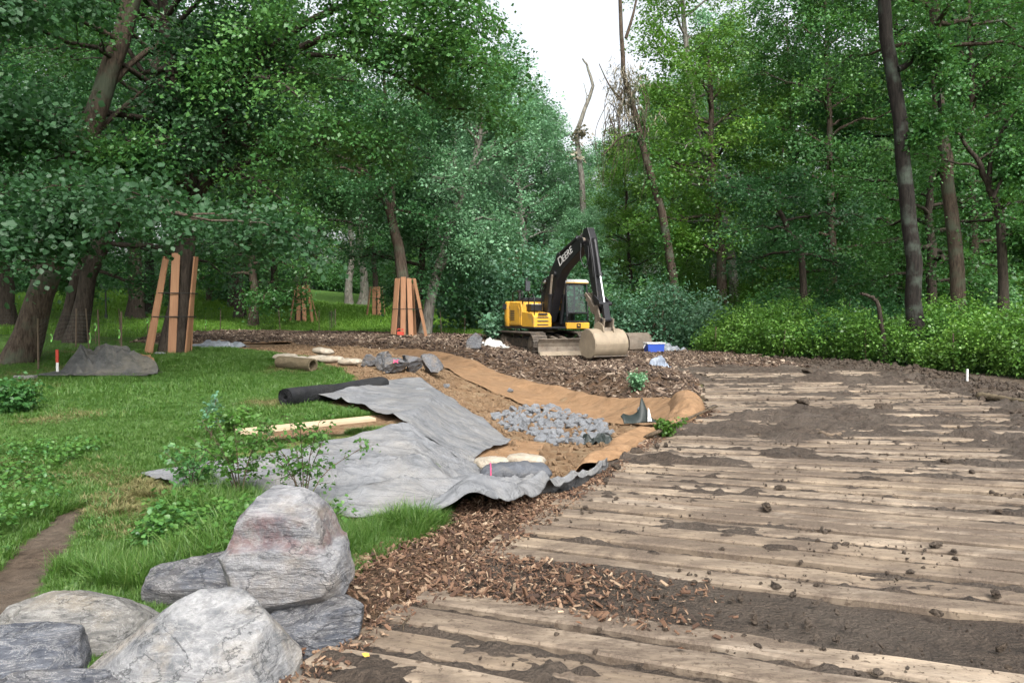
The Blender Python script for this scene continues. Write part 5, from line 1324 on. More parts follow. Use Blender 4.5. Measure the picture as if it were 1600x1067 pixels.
limb(t, [(600, 310), (540, 300), (480, 270)], 33.5, .08, .03, -1, 8, .7, .34, .5)
limb(t, [(608, 270), (640, 210), (660, 140), (665, 60)], 33.5, .10, .03, 0, 10, .75, .34, .55)
limb(t, [(604, 190), (560, 140), (520, 100)], 33.5, .10, .03, 0, 9, .75, .34, .5)
t.sp += crown_on(rng, t.w, t.path, t.rad, .55, 10, 3.0, .7, 6, (0, .6), .3, tone=.5)
t.finish(rng, 69, 0.125, M['bark_brown'], M['leaf_cool'])
# grey multi-stemmed tree beside it
t = hero('pale grey slanting tree with several stems beside the boarded tree', [(662, 525), (672, 470), (690, 405), (712, 330), (735, 270), (748, 225), (752, 170), (755, 125)], 36, .26, .05, M['bark_grey'], .0, k=1.4)
limb(t, [(680, 440), (700, 405), (728, 380), (760, 345)], 36, .10, .03, -.5, 6, .7, .34, .5)
limb(t, [(735, 275), (765, 235), (785, 205), (800, 175)], 36, .10, .03, .5, 9, .75, .34, .55)
limb(t, [(742, 245), (745, 190), (735, 150), (738, 115)], 36, .07, .02, .3, 8, .7, .34, .55)
limb(t, [(695, 400), (680, 330), (700, 250)], 36, .08, .03, .3, 8, .7, .34, .5)
t.sp += crown_on(rng, t.w, t.path, t.rad, .45, 14, 3.4, .75, 7, (.2, 1.0), .2, tone=.5)
t.finish(rng, 63, 0.125, M['bark_grey'], M['leaf_pale'])
t = hero('dark low trunk directly behind the pale grey slanting tree', [(655, 522), (652, 470), (660, 400), (668, 330)], 37.5, .24, .1, M['bark_dark'])
t.sp += crown_on(rng, t.w, t.path, t.rad, .35, 12, 3.2, .75, 7, (0, .8), .3, tone=.45); t.finish(rng, 63, 0.133, M['bark_dark'], M['leaf_cool'])
# tree trunks on the far bright meadow
for (px, yb, yt, Y, r, lab, bm_, lm) in ((546, 496, 380, 75, .42, 'grey trunk standing on the far bright meadow, left of two', 'bark_grey', 'leaf_mid'), (567, 492, 380, 80, .5, 'pale broad trunk on the far bright meadow, right of two', 'bark_grey', 'leaf_mid'), (705, 500, 380, 70, .5, 'grey trunk at the right end of the far meadow', 'bark_grey', 'leaf_cool'), (366, 480, 330, 58, .4, 'straight dark trunk in the wood right of the nearest boarded tree', 'bark_dark', 'leaf_cool'), (375, 490, 320, 50, .34, 'dark trunk of the close pair right of the nearest boarded tree', 'bark_dark', 'leaf_cool'), (212, 490, 330, 42, .42, 'thick dark trunk in the wood left of the nearest boarded tree', 'bark_dark', 'leaf_cool'), (460, 400, 320, 95, .5, 'distant dark trunk above the thin boarded tree', 'bark_dark', 'leaf_cool')):
    t = hero(lab, [(px, yb), (px+rng.normal(0, 3), (yb+yt)/2), (px+rng.normal(0, 6), yt), (px+rng.normal(0, 10), yt-190)], Y, r, r*.4, M[bm_])
    t.sp += crown_on(rng, t.w, t.path, t.rad, .52, 16, 5.0, 1.1, 6, (0, .8), .3, tone=.45); t.finish(rng, 57, 0.204, M[bm_], M[lm])

# dead vine-hung snag right of the gap
t = hero('tall dead snag hung with dead vines behind the excavator arm', [(1062, 500), (1050, 420), (1030, 320), (1008, 240), (990, 170), (976, 120), (972, 60), (966, -60)], 40, .24, .08, M['bark_brown'], .0)
limb(t, [(978, 60), (990, 20), (1000, -30)], 40, .09, .04, 0, 0, shoots=False)
limb(t, [(985, 165), (965, 150), (950, 130), (936, 100)], 40, .07, .02, 0, 0, shoots=False)
limb(t, [(1000, 205), (970, 215), (950, 235), (940, 245)], 39.7, .06, .02, 0, 0, shoots=False)
for i in range(46):
    x0 = rng.uniform(945, 1012); y0 = rng.uniform(120, 190); L = rng.uniform(25, 150)
    limb(t, [(x0, y0), (x0+rng.normal(0, 10), y0+L*.4), (x0+rng.normal(0, 6)-4, y0+L)], 40+rng.normal(0, .5), .022, .008, 0, 0, shoots=False)
for i in range(60):
    f = rng.uniform(.05, .55); q = np.array([np.interp(f, np.linspace(0, 1, 16), t.path[:, k_]) for k_ in range(3)]) + rng.normal(0, .28, 3)
    t.sp.append((*q, .45, .55))
vine_S = [(*(np.array(at(rng.normal(978, 14), rng.uniform(115, 190), 40)) + rng.normal(0, .2, 3)), .42, .5) for i in range(46)]
t.finish(rng, 30, .14, M['bark_brown'], M['leaf_mid'], crown='ivy')
Sv = np.array(vine_S); Sv[:, :3] -= t.base
C_, N_, T_, z_, tn_ = spray_leaves(rng, Sv, 34, .30, .6, 4, 1.2)
link('dead_vines', leaf_mesh('dead_vines', C_, N_, T_*np.array([.4, .4, 1])-np.array([0, 0, 1.0]), z_, tn_, M['vine_dead'], wide=.07), t.root)
t = hero('bare forked snag against the sky left of the vine-hung one', [(918, 420), (910, 300), (902, 225), (910, 180), (926, 135), (918, 105), (910, 92)], 56, .24, .05, M['bark_grey'], 0)
limb(t, [(926, 140), (918, 150), (912, 130)], 56, .06, .02, 0, 0, shoots=False)
limb(t, [(905, 200), (915, 165), (916, 150)], 56, .08, .03, 0, 0, shoots=False)
for i in range(10): t.sp.append((*(np.array(at(rng.normal(904, 9), rng.uniform(170, 245), 56))), .5, .5))
t.finish(rng, 26, .25, M['bark_grey'], M['vine_dead'], crown='dead_vines')
# right hand trunks
t = hero('tall dark lichen-spotted trunk behind the right brush', [(1432, 500), (1428, 440), (1418, 300), (1402, 170), (1386, 60), (1376, -60), (1366, -260)], 25, .25, .17, M['bark_lichen'], .0)
limb(t, [(1404, 108), (1420, 100), (1428, 78), (1452, 72), (1462, 100), (1470, 190)], 24.8, .10, .05, -.3, 5, .5, .3, .4)
limb(t, [(1424, 225), (1440, 200), (1465, 180)], 25, .09, .04, -.3, 3, .5, .3, .4)
t.sp += crown_on(rng, t.w, t.path, t.rad, .80, 14, 4.4, .75, 7, (.1, .8), .25, tone=.38); t.finish(rng, 63, 0.118, M['bark_lichen'], M['leaf_mid'])
t = hero('tall brown trunk right of the dark lichen-spotted one', [(1500, 490), (1494, 420), (1482, 280), (1470, 190), (1462, 60), (1455, -120)], 27, .25, .15, M['bark_brown'], .0)
t.sp += crown_on(rng, t.w, t.path, t.rad, .72, 14, 4.4, .75, 7, (.1, .8), .25, tone=.40); t.finish(rng, 63, 0.118, M['bark_brown'], M['leaf_mid'])
t = hero('thin dark trunk between the two tall trunks at the right', [(1457, 480), (1455, 400), (1452, 330), (1460, 250)], 33, .22, .12, M['bark_dark'])
t.sp += crown_on(rng, t.w, t.path, t.rad, .4, 14, 4, .75, 7, (0, .7), .3, tone=.4); t.finish(rng, 60, 0.133, M['bark_dark'], M['leaf_mid'])
t = hero('crooked branching tree at the right edge', [(1568, 470), (1566, 380), (1548, 300), (1530, 260), (1510, 225), (1490, 200)], 26, .17, .03, M['bark_dark'], 0)
limb(t, [(1545, 300), (1550, 240), (1575, 190), (1600, 160)], 26, .09, .02, 0, 6, .55, .3, .42)
limb(t, [(1560, 350), (1590, 370), (1620, 420)], 26, .08, .03, 0, 5, .55, .3, .42)
limb(t, [(1552, 310), (1580, 255), (1610, 262)], 25.6, .06, .02, 0, 6, .55, .3, .42)
t.sp += crown_on(rng, t.w, t.path, t.rad, .5, 8, 2.6, .6, 6, (0, .7), .3, tone=.42); t.finish(rng, 57, 0.110, M['bark_dark'], M['leaf_mid'])
t = hero('brown trunk in the wood right of the vine-hung snag', [(1130, 480), (1126, 400), (1118, 320), (1112, 240), (1108, 100)], 44, .30, .12, M['bark_brown'])
limb(t, [(1120, 395), (1095, 380), (1070, 370), (1058, 360)], 43.5, .07, .03, 0, 4, .6, .3, .5)
t.sp += crown_on(rng, t.w, t.path, t.rad, .30, 20, 4.4, .85, 7, (0, .9), .3, tone=.5); t.finish(rng, 63, 0.149, M['bark_brown'], M['leaf_warm'])
t = hero('arching dark sapling bowed to the left over the brush', [(1258, 480), (1252, 400), (1235, 365), (1215, 325), (1190, 305), (1165, 295)], 32, .15, .04, M['bark_dark'])
t.sp += crown_on(rng, t.w, t.path, t.rad, .5, 12, 2.6, .65, 6, (0, .5), .3, tone=.4); t.finish(rng, 60, 0.118, M['bark_dark'], M['leaf_cool'])
t = hero('dead stub leaning in the brush at the right', [(1385, 505), (1372, 480), (1355, 462), (1345, 458)], 25.5, .08, .04, M['bark_dark']); t.finish(rng, 1, .1, M['bark_dark'], M['leaf_mid'])
# light compound-leaved trees high on the right of the gap
t = hero('light feathery green tree standing just right of the sky gap', [(1150, 500), (1140, 380), (1100, 240), (1078, 120), (1066, 0), (1060, -100)], 46, .28, .08, M['bark_grey'])
t.sp += crown_on(rng, t.w, t.path, t.rad, .28, 30, 4.6, .8, 7, (.1, .9), .3, tone=.6); t.finish(rng, 66, 0.157, M['bark_grey'], M['leaf_warm'])
t = hero('tall pale green crown left of the sky gap', [(825, 500), (820, 380), (808, 270), (800, 190), (795, 120)], 56, .30, .06, M['bark_grey'])
t.sp += crown_on(rng, t.w, t.path, t.rad, .15, 34, 4.0, .85, 7, (.2, 1.0), .2, tone=.6); t.finish(rng, 69, 0.165, M['bark_grey'], M['leaf_pale'])

# ------------------------------------------------------------------ the wood behind
rng = np.random.default_rng(7)
def rows(lst, name, label, group):
    for (v, px, Y, s, zs) in lst:
        put(FV[v], px, Y, s*rng.uniform(.94, 1.06), rng.uniform(0, 6.28), name, label, group, zs)
rows([('e', -140, 26, 1.0, 1), ('b', 60, 38, 1.0, 1), ('e', 235, 46, 1.05, 1), ('b', 395, 44, 1.0, 1), ('e', 0, 46, 1.1, 1), ('a', 430, 60, 1.0, 1), ('b', 330, 62, 1.1, 1), ('a', 210, 62, 1.1, 1), ('e', 120, 70, 1.2, 1), ('a', 20, 64, 1.2, 1), ('e', -300, 34, 1.1, 1)],
     'forest_tree', 'dark cool-green tree in the wood behind the lawn and wire fence', 'trees of the wood behind the lawn')
rows([('b', 620, 92, 1.2, 1), ('a', 380, 118, 1.3, 1), ('b', 440, 122, 1.3, 1), ('d', 500, 120, 1.3, 1), ('b', 560, 124, 1.3, 1), ('c', 610, 118, 1.3, 1), ('b', 665, 122, 1.3, 1), ('a', 720, 116, 1.2, 1), ('b', 310, 112, 1.3, 1), ('b', 690, 98, 1.2, 1), ('c', 740, 78, 1.0, .95), ('c', 770, 62, .85, .9), ('c', 690, 84, 1.1, 1)],
     'forest_tree', 'tree of the far wood edge behind the meadow and tall boards', 'trees behind the far meadow')
rows([('c', 850, 60, .9, .85), ('b', 880, 66, .75, .78), ('d', 925, 62, .62, .75), ('c', 960, 70, .80, .95), ('c', 905, 48, .50, .72), ('d', 985, 52, .72, .90), ('c', 775, 74, 1.0, .88), ('b', 830, 84, 1.0, .85), ('d', 945, 84, .8, .8), ('c', 912, 76, .80, .95), ('c', 1005, 74, .95, 1), ('d', 968, 92, .95, 1), ('b', 880, 96, .95, .95)],
     'forest_tree', 'lower tree filling the wood edge beneath the sky gap', 'trees beneath the sky gap')
rows([('d', 1050, 58, .95, 1), ('c', 1110, 60, 1.0, 1), ('b', 1240, 48, 1.0, 1), ('d', 1215, 64, 1.1, 1), ('b', 1300, 40, 1.0, 1), ('e', 1400, 42, 1.0, 1), ('d', 1450, 50, 1.1, 1), ('b', 1520, 38, 1.0, 1), ('d', 1560, 50, 1.1, 1), ('b', 1700, 38, 1.1, 1), ('e', 1640, 45, 1.1, 1), ('d', 1370, 62, 1.1, 1), ('b', 1300, 66, 1.1, 1), ('a', 1480, 66, 1.2, 1), ('b', 1600, 68, 1.2, 1), ('d', 1130, 78, 1.2, 1), ('b', 1090, 96, 1.3, 1), ('d', 1190, 92, 1.3, 1), ('b', 1260, 88, 1.3, 1), ('d', 1340, 84, 1.3, 1), ('b', 1420, 88, 1.3, 1), ('d', 1540, 84, 1.3, 1), ('c', 1040, 92, 1.15, 1), ('b', 1060, 80, 1.0, 1)],
     'forest_tree', 'tree of the right-hand wood standing behind the brush', 'trees of the right-hand wood')
def shrubs(lst, label, group, name='shrub'):
    for (v, px, Y, s) in lst:
        put(SV[v], px, Y, s*rng.uniform(.9, 1.1), rng.uniform(0, 6.28), name, label, group, 1.0, 'shrub', ('stems', 'foliage'))
put(SV['p'], 1028, 37, 1.28, 1.0, 'shrub', 'large bluish-green rounded shrub right of the excavator arm', 'shrubs about the excavator', 1.0, 'shrub', ('stems', 'foliage'))
put(SV['p'], 1075, 38.5, 1.0, 2.0, 'shrub', 'bluish shrub joining the large one to the brush line', 'shrubs about the excavator', 1.0, 'shrub', ('stems', 'foliage'))
put(SV['q'], 975, 40, 1.2, 3.0, 'shrub', 'green shrub directly behind the excavator arm', 'shrubs about the excavator', 1.0, 'shrub', ('stems', 'foliage'))
shrubs([('p', 770, 44, 1.9), ('p', 820, 46, 2.2), ('s', 865, 48, 2.2), ('q', 910, 50, 2.2)], 'bushy blue-green understorey tree behind the excavator', 'understorey behind the excavator')
shrubs([('s', 400, 64, 1.3), ('s', 60, 66, 1.6), ('s', 150, 74, 1.6), ('s', -40, 60, 1.6), ('s', 280, 82, 1.8), ('s', 390, 92, 2.0), ('s', 220, 90, 2.0), ('s', 340, 96, 2.0), ('s', 470, 112, 2.0), ('q', 520, 114, 2.2), ('s', 575, 116, 2.4), ('q', 630, 112, 2.2), ('s', 690, 110, 2.2), ('s', 420, 110, 2.2), ('q', 730, 104, 2.0), ('s', 545, 126, 2.6), ('s', 600, 126, 2.6), ('s', 655, 126, 2.6)], 'dark understorey shrub in the wood behind the lawn', 'understorey behind the lawn')
shrubs([('r', 1150, 46, 1.3), ('r', 1210, 42, 1.2), ('s', 1270, 36, 1.2), ('q', 1330, 38, 1.3), ('s', 1390, 30, .9), ('s', 1480, 34, 1.1), ('r', 1540, 38, 1.3), ('r', 1440, 44, 1.4), ('q', 1590, 29, 1.0), ('s', 1320, 30, .9), ('r', 1100, 50, 1.5), ('q', 1240, 33, 1.0), ('r', 1580, 46, 1.6), ('s', 1380, 52, 1.8), ('r', 1250, 58, 1.9), ('r', 1500, 58, 2.0), ('r', 1180, 76, 2.4), ('s', 1290, 78, 2.6), ('r', 1420, 74, 2.4), ('s', 1090, 82, 2.4), ('r', 1560, 72, 2.4), ('s', 1170, 38, .9)], 'understorey shrub in the right-hand wood behind the brush', 'understorey of the right-hand wood')

# ------------------------------------------------------------------ board guards about trunks
def guard(px, py_base, Y, boards, straps, lab, top_r, bot_r, H=2.44, thin=0.045, w=.19, lean=0.0):
    x = (px-800)/FPX*Y; z = h1(x, Y); root = empty('trunk_guard', (x, Y, z), 0, lab, 'tree guard', 'board guards round the trees')
    for (az, tr, br, dh) in boards:   # azimuth seen from the tree, top and bottom distance from its axis
        a = R(az); p = Vector((math.cos(a)*br, math.sin(a)*br, 0.0)); q = Vector((math.cos(a)*tr, math.sin(a)*tr, H+dh)) + Vector((lean, 0, 0))
        o = MB().box((0, 0, (q-p).length/2), (w, thin, (q-p).length)).build('board', M['lumber'], root, 0.004)
        d = (q-p).normalized(); xa = Vector((-math.sin(a), math.cos(a), 0)); ya = d.cross(xa).normalized()
        o.matrix_local = Matrix.Translation(p) @ Matrix((xa, ya, d)).transposed().to_4x4()
    for f in straps:
        pts = []
        for az, tr, br, dh in sorted(boards):
            r_ = br + (tr-br)*f + thin/2 + .012; a = R(az); c = Vector((math.cos(a)*r_ + lean*f, math.sin(a)*r_, H*f)); s_ = Vector((-math.sin(a), math.cos(a), 0))*w/2
            pts += [c-s_, c+s_]
        pts.append(pts[0]); MB().tube(pts, .012, 5).build('strap', M['strap'], root)
    return root
guard(270, 548, 20.3, [(-72, .40, .36, .05), (-118, .40, .70, -.10), (-4, .34, .36, .0), (55, .40, .45, .0), (120, .40, .5, 0), (185, .44, .66, 0)], (.38, .62), 'tall ring of boards strapped round the tree nearest the lawn', .3, .5, lean=.30)
guard(472, 516, 52, [(-100, .42, .55, 0), (-60, .42, .60, .0), (-20, .45, .8, .1), (-150, .45, .8, -.3), (20, .45, 1.0, 0), (100, .4, .6, 0)], (.35, .65), 'ring of boards round the thin leaning tree at the wood edge', .4, .7, w=.26)
guard(588, 515, 62, [(-100, .40, .45, 0), (-55, .40, .55, .0), (-150, .45, .8, 0), (10, .45, .7, 0), (100, .4, .6, 0)], (.35, .65), 'small far ring of boards between two grey trunks', .4, .7, w=.30)
guard(634, 530, 33.5, [(-95, .40, .52, .05), (-60, .36, .55, .0), (-130, .42, .66, 0), (-20, .40, .95, 0), (-165, .42, .62, 0), (60, .4, .6, 0), (130, .4, .6, 0)], (.48,), 'ring of boards leaning round the curved tree in the middle', .4, .7, w=.21)
# red fuel can inside the boards
g = gnd(629, 527); o = MB().box((0, 0, .12), (.26, .18, .24)).cyl((.08, 0, .28), (.08, 0, .36), .04, 10).tube([(-.12, 0, .28), (-.12, 0, .35), (0, 0, .35)], .02, 6).build('fuel_can', M['red'], None, 0.02)
o.location = (g[0]-.05, 32.6, h1(g[0], 32.6)); tag(o, 'small red can standing at the foot of the middle ring of boards', 'can')
# ------------------------------------------------------------------ scattering of uncountable small stuff
def scatter(name, pts, rot, scl, idx, meshes, label, cat, mat=None):
    me = bpy.data.meshes.new(name); me.vertices.add(len(pts)); me.vertices.foreach_set('co', np.asarray(pts, np.float32).ravel())
    for n_, t_, d_, f_ in (('rot', 'FLOAT_VECTOR', rot, 'vector'), ('scl', 'FLOAT', scl, 'value'), ('idx', 'INT', idx, 'value')):
        a_ = me.attributes.new(n_, t_, 'POINT'); a_.data.foreach_set(f_, np.asarray(d_, np.int32 if t_ == 'INT' else np.float32).ravel())
    o = link(name, me); tag(o, label, cat, kind='stuff')
    ng = bpy.data.node_groups.new(name, 'GeometryNodeTree')
    ng.interface.new_socket('Geometry', in_out='INPUT', socket_type='NodeSocketGeometry'); ng.interface.new_socket('Geometry', in_out='OUTPUT', socket_type='NodeSocketGeometry')
    N = ng.nodes; Lk = ng.links
    gi = N.new('NodeGroupInput'); go = N.new('NodeGroupOutput'); ip = N.new('GeometryNodeInstanceOnPoints'); jn = N.new('GeometryNodeJoinGeometry')
    for m_ in reversed(meshes):
        so = bpy.data.objects.new(name + '_piece', m_)
        oi = N.new('GeometryNodeObjectInfo'); oi.inputs['Object'].default_value = so; oi.inputs['As Instance'].default_value = True
        Lk.new(oi.outputs['Geometry'], jn.inputs[0])
    def at_(n_, t_):
        a_ = N.new('GeometryNodeInputNamedAttribute'); a_.data_type = t_; a_.inputs['Name'].default_value = n_; return a_.outputs[0]
    Lk.new(gi.outputs[0], ip.inputs['Points']); Lk.new(jn.outputs[0], ip.inputs['Instance']); ip.inputs['Pick Instance'].default_value = True
    Lk.new(at_('idx', 'INT'), ip.inputs['Instance Index']); Lk.new(at_('rot', 'FLOAT_VECTOR'), ip.inputs['Rotation']); Lk.new(at_('scl', 'FLOAT'), ip.inputs['Scale'])
    Lk.new(ip.outputs[0], go.inputs[0])
    md_ = o.modifiers.new('scatter', 'NODES'); md_.node_group = ng
    return o
def blades(name, seed, n, hgt, spread, width, mat, lean=.5):
    r = np.random.default_rng(seed)
    a = r.uniform(0, 6.28, n); rr_ = spread*np.sqrt(r.uniform(0, 1, n)); h_ = hgt*r.uniform(.5, 1.15, n)
    b = np.stack([rr_*np.cos(a), rr_*np.sin(a), -0.01*np.ones(n)], 1)
    d = a + r.normal(0, .9, n); D = np.stack([np.cos(d), np.sin(d), np.zeros(n)], 1); W = np.stack([-np.sin(d), np.cos(d), np.zeros(n)], 1)*width
    k = lean*r.uniform(.3, 1.5, n)
    up = np.array([0, 0, 1.0])
    p1 = b + up*(h_*.55)[:, None] + D*(h_*k*.22)[:, None]; p2 = b + up*(h_*(1-.18*k))[:, None] + D*(h_*k*.75)[:, None]
    V = np.stack([b-W, b+W, p1+W*.8, p1-W*.8, p2+W*.12, p2-W*.12], 1).reshape(-1, 3)
    i = np.arange(n)[:, None]*6; F = np.concatenate([i+np.array([[0, 1, 2, 3]]), i+np.array([[3, 2, 4, 5]])])
    tn = np.clip(.45+r.normal(0, .22, n) + .5*(r.uniform(0, 1, n) > .88), 0, 1)
    me = np_mesh(name, V, F, tone=np.concatenate([tn, tn])); me.materials.append(mat); return me
rng = np.random.default_rng(21)
short = [blades('grass_tuft', 40+i, 26, .075, .07, .0028, M['grass'], .8) for i in range(4)]
lawnM = [blades('grass_tuft', 50+i, 22, .10, .12, .0050, M['grass'], .9) for i in range(4)]
dry = [blades('grass_tuft', 55+i, 20, .08, .10, .0035, M['grass_dry'], 1.2) for i in range(2)]
tall = [blades('grass_tuft', 60+i, 26, .27, .09, .0040, M['grass'], .9) for i in range(4)]
def gmask(x, y):
    a, b, c = zones(x, y); return (a < .5) & (b < .5) & (c < .3)
def pts_in(n, x0, x1, y0, y1, keep):
    x = rng.uniform(x0, x1, n); y = rng.uniform(y0, y1, n); m = keep(x, y); return x[m], y[m]
FABZ = lowA + lowB[::-1]; FABU = upA + upB[::-1]
def off_fabric(x, y): return ~(in_poly(x, y, FABZ) | in_poly(x, y, FABU))
def vis(x, y): return np.abs(x) < .68*y + 4.5
# near lawn
x1, y1 = pts_in(125000, -12.5, 0, 3.0, 13, lambda x, y: gmask(x, y) & off_fabric(x, y) & vis(x, y))
x2, y2 = pts_in(72000, -25, -1, 11, 30, lambda x, y: gmask(x, y) & off_fabric(x, y) & vis(x, y))
P1 = np.stack([x1, y1, hh(x1, y1)], 1); P2 = np.stack([x2, y2, hh(x2, y2)], 1)
k1, k2 = len(x1), len(x2)
rot = np.zeros((k1+k2, 3)); rot[:, 2] = rng.uniform(0, 6.28, k1+k2); rot[:, :2] = rng.normal(0, .12, (k1+k2, 2))
patch = .75 + .45*fbm(np.concatenate([x1, x2])*.9, np.concatenate([y1, y2])*.9, 3, 3)
scatter('lawn_grass', np.concatenate([P1, P2]), rot, np.concatenate([rng.uniform(.7, 1.3, k1), rng.uniform(.8, 1.4, k2)])*patch, np.where((fbm(np.concatenate([x1, x2])*.8, np.concatenate([y1, y2])*.8, 23, 4) + .30*in_poly(np.concatenate([x1, x2]), np.concatenate([y1, y2]), SCUFF) + rng.normal(0, .16, k1+k2) > .34), rng.integers(8, 10, k1+k2), np.concatenate([rng.integers(0, 4, k1), rng.integers(4, 8, k2)])), short+lawnM+dry, 'short green lawn grass left of the creek', 'grass')
# tall grass before the fabric and about the boulders
TALLA = [(-2.9, 4.9), (-2.6, 5.6), (-2.9, 6.4), (-2.9, 7.6), (-2.2, 6.8), (-1.5, 6.2), (-1.1, 6.1), (-1.3, 5.8), (-1.2, 5.1), (-2.2, 4.7)]
TALLB = [(-1.2, 5.0), (-1.2, 6.2), (-0.5, 6.12), (-0.22, 6.2), (-0.40, 5.8), (-0.7, 5.2), (-.95, 4.9)]
TALLC = [(-4.6, 4.0), (-3.6, 4.0), (-3.7, 5.5), (-3.7, 6.6), (-4.4, 7.5), (-5.5, 7.0)]
def jp(x, y, P): return in_poly(x + .22*fbm(x*2.6, y*2.6, 41, 4), y + .22*fbm(x*2.6, y*2.6, 47, 4), P)
xa, ya = pts_in(9000, -3.2, -.8, 4.4, 7.8, lambda x, y: jp(x, y, TALLA)); xb, yb = pts_in(5200, -1.3, -.2, 4.8, 6.7, lambda x, y: jp(x, y, TALLB) & (x - road_side(x, y) < -.55)); xc, yc = pts_in(6000, -5.6, -3.4, 4.0, 7.6, lambda x, y: in_poly(x, y, TALLC))
xx = np.concatenate([xa, xb, xc]); yy = np.concatenate([ya, yb, yc]); kk = len(xx)
rot = np.zeros((kk, 3)); rot[:, 2] = rng.uniform(0, 6.28, kk); rot[:, :2] = rng.normal(0, .34, (kk, 2))
sca = np.concatenate([rng.uniform(.35, .75, len(xa)), rng.uniform(.3, .68, len(xb)), rng.uniform(.35, .7, len(xc))])*(.85+.9*fbm(xx*2.5, yy*2.5, 5, 3))
scatter('tall_grass', np.stack([xx, yy, hh(xx, yy)], 1), rot, sca, rng.integers(0, 4, kk), tall, 'tall bright grass growing about the boulders and fabric edge', 'grass')
# broad-leaved weeds among the near grass
def weed(seed, n, h_, s_, mat):
    r = np.random.default_rng(seed); a = r.uniform(0, 6.28, n); q = np.sqrt(r.uniform(0, 1, n))
    C = np.stack([np.cos(a)*q*h_*.5, np.sin(a)*q*h_*.5, h_*r.uniform(.25, 1, n)], 1)
    return leaf_mesh('weed', C, np.stack([np.cos(a)*.3, np.sin(a)*.3, np.ones(n)], 1)+r.normal(0, .35, (n, 3)), np.stack([np.cos(a), np.sin(a), -.2+0*a], 1), s_*r.uniform(.7, 1.3, n), np.clip(.5+r.normal(0, .2, n), 0, 1), mat, shape=6)
weeds = [weed(70+i, 18, .20, .038, M['leaf_weed']) for i in range(3)] + [weed(80+i, 16, .17, .036, M['leaf_mid']) for i in range(2)]
WZ = TALLA
xw, yw = pts_in(1500, -3.2, -.8, 4.4, 7.8, lambda x, y: in_poly(x, y, TALLA) & (fbm(x*1.4, y*1.4, 8, 3) > -.05)); xv, yv = pts_in(600, -5.6, -3.3, 4.0, 9, lambda x, y: (in_poly(x, y, TALLC) | (x < -4.6)) & gmask(x, y))
xu, yu = pts_in(7000, -9, 0, 5, 16, lambda x, y: gmask(x, y) & off_fabric(x, y) & (fbm(x*1.2, y*1.2, 14, 3) > .18))
xw = np.concatenate([xw, xv, xu]); yw = np.concatenate([yw, yv, yu]); kk = len(xw); rot = np.zeros((kk, 3)); rot[:, 2] = rng.uniform(0, 6.28, kk)
scw = rng.uniform(.6, 1.25, kk); scw[-len(xu):] *= .4
bl_i = np.where(xw < -2.4, rng.integers(0, 5, kk), rng.integers(0, 3, kk))
scatter('low_weeds', np.stack([xw, yw, hh(xw, yw)], 1), rot, scw, bl_i, weeds, 'low broad-leaved weeds among the grass beside the dirt path', 'weeds')
# meadow and woodland floor growth in the distance
xf, yf = pts_in(16000, -45, 6, 30, 75, lambda x, y: gmask(x, y) & vis(x, y)); kk = len(xf); rot = np.zeros((kk, 3)); rot[:, 2] = rng.uniform(0, 6.28, kk)
far_t = [blades('grass_tuft', 90+i, 26, .34, .38, .020, M['meadow'], .9) for i in range(3)]
scatter('meadow_grass', np.stack([xf, yf, hh(xf, yf)], 1), rot, rng.uniform(.6, 1.3, kk)*(.6+.6*sstep(44, 60, yf)), rng.integers(0, 3, kk), far_t, 'green grass of the woodland floor and far meadow', 'grass')

# ------------------------------------------------------------------ wood chips, mulch, fallen leaves
def chip_mesh(seed, mat):
    r = np.random.default_rng(seed); L, W_, T_ = 1.0, r.uniform(.25, .5), r.uniform(.08, .16)
    mb = MB(); P = [(-L/2, -W_*.3, 0), (L/2*r.uniform(.6, 1), -W_/2, 0), (L/2, W_*.2, .05), (-L/2*r.uniform(.5, .9), W_/2, 0.04)]
    V = [(*p[:2], p[2]) for p in P] + [(p[0]*.9, p[1]*.9, p[2]+T_) for p in P]
    me = mb.add(V, [(3, 2, 1, 0), (4, 5, 6, 7), (0, 1, 5, 4), (1, 2, 6, 5), (2, 3, 7, 6), (3, 0, 4, 7)]).mesh('wood_chip'); me.materials.append(mat); return me
chips = [chip_mesh(i, M['chip']) for i in range(5)]; dchips = [chip_mesh(10+i, M['chip_dark']) for i in range(5)]
def near_mulch(x, y):
    a, b, c = zones(x, y); return (a > .5) & (y < 14)
xm, ym = pts_in(150000, -2.2, 4.2, 3.2, 13.5, lambda x, y: near_mulch(x, y) & (rng.uniform(0, 1, len(x)) < np.clip(1.5-(y-4)*.09, .3, 1)))
km = len(xm); rot = rng.normal(0, .5, (km, 3)); rot[:, 2] = rng.uniform(0, 6.28, km)
on_road = (xm - road_side(xm, ym)) > 0.02; vg = ym + .40*(xm - road_side(xm, ym)); GAP = (vg > 4.68) & (vg < 5.46)
zm_ = np.where(on_road & ~GAP, 0.004, np.where(on_road, -.012, hh(xm, ym)) + .012 + .03*rng.uniform(0, 1, km))
drop = (on_road & GAP & (rng.uniform(0, 1, km) > np.clip(1.25-.62*(xm-road_side(xm, ym)), .0, 1))) | on_road & ((xm - road_side(xm, ym)) > .25*rng.uniform(0, 1, km)) & ~GAP
keep = ~drop
scatter('wood_chips', np.stack([xm, ym, zm_], 1)[keep], rot[keep], (rng.gamma(2.2, .010, km)+.007)[keep], rng.integers(0, 5, km)[keep], chips, 'reddish brown wood chips along the near mat edge', 'wood chips')
xm, ym = pts_in(70000, -14, 9.5, 13, 40, lambda x, y: in_poly(x, y, FARMULCH) & ~in_poly(x, y, SOIL))
km = len(xm); rot = rng.normal(0, .45, (km, 3)); rot[:, 2] = rng.uniform(0, 6.28, km)
zf = hh(xm, ym) + .02 + .13*np.maximum(0, fbm(xm*1.5, ym*1.5, 7.0, 4))
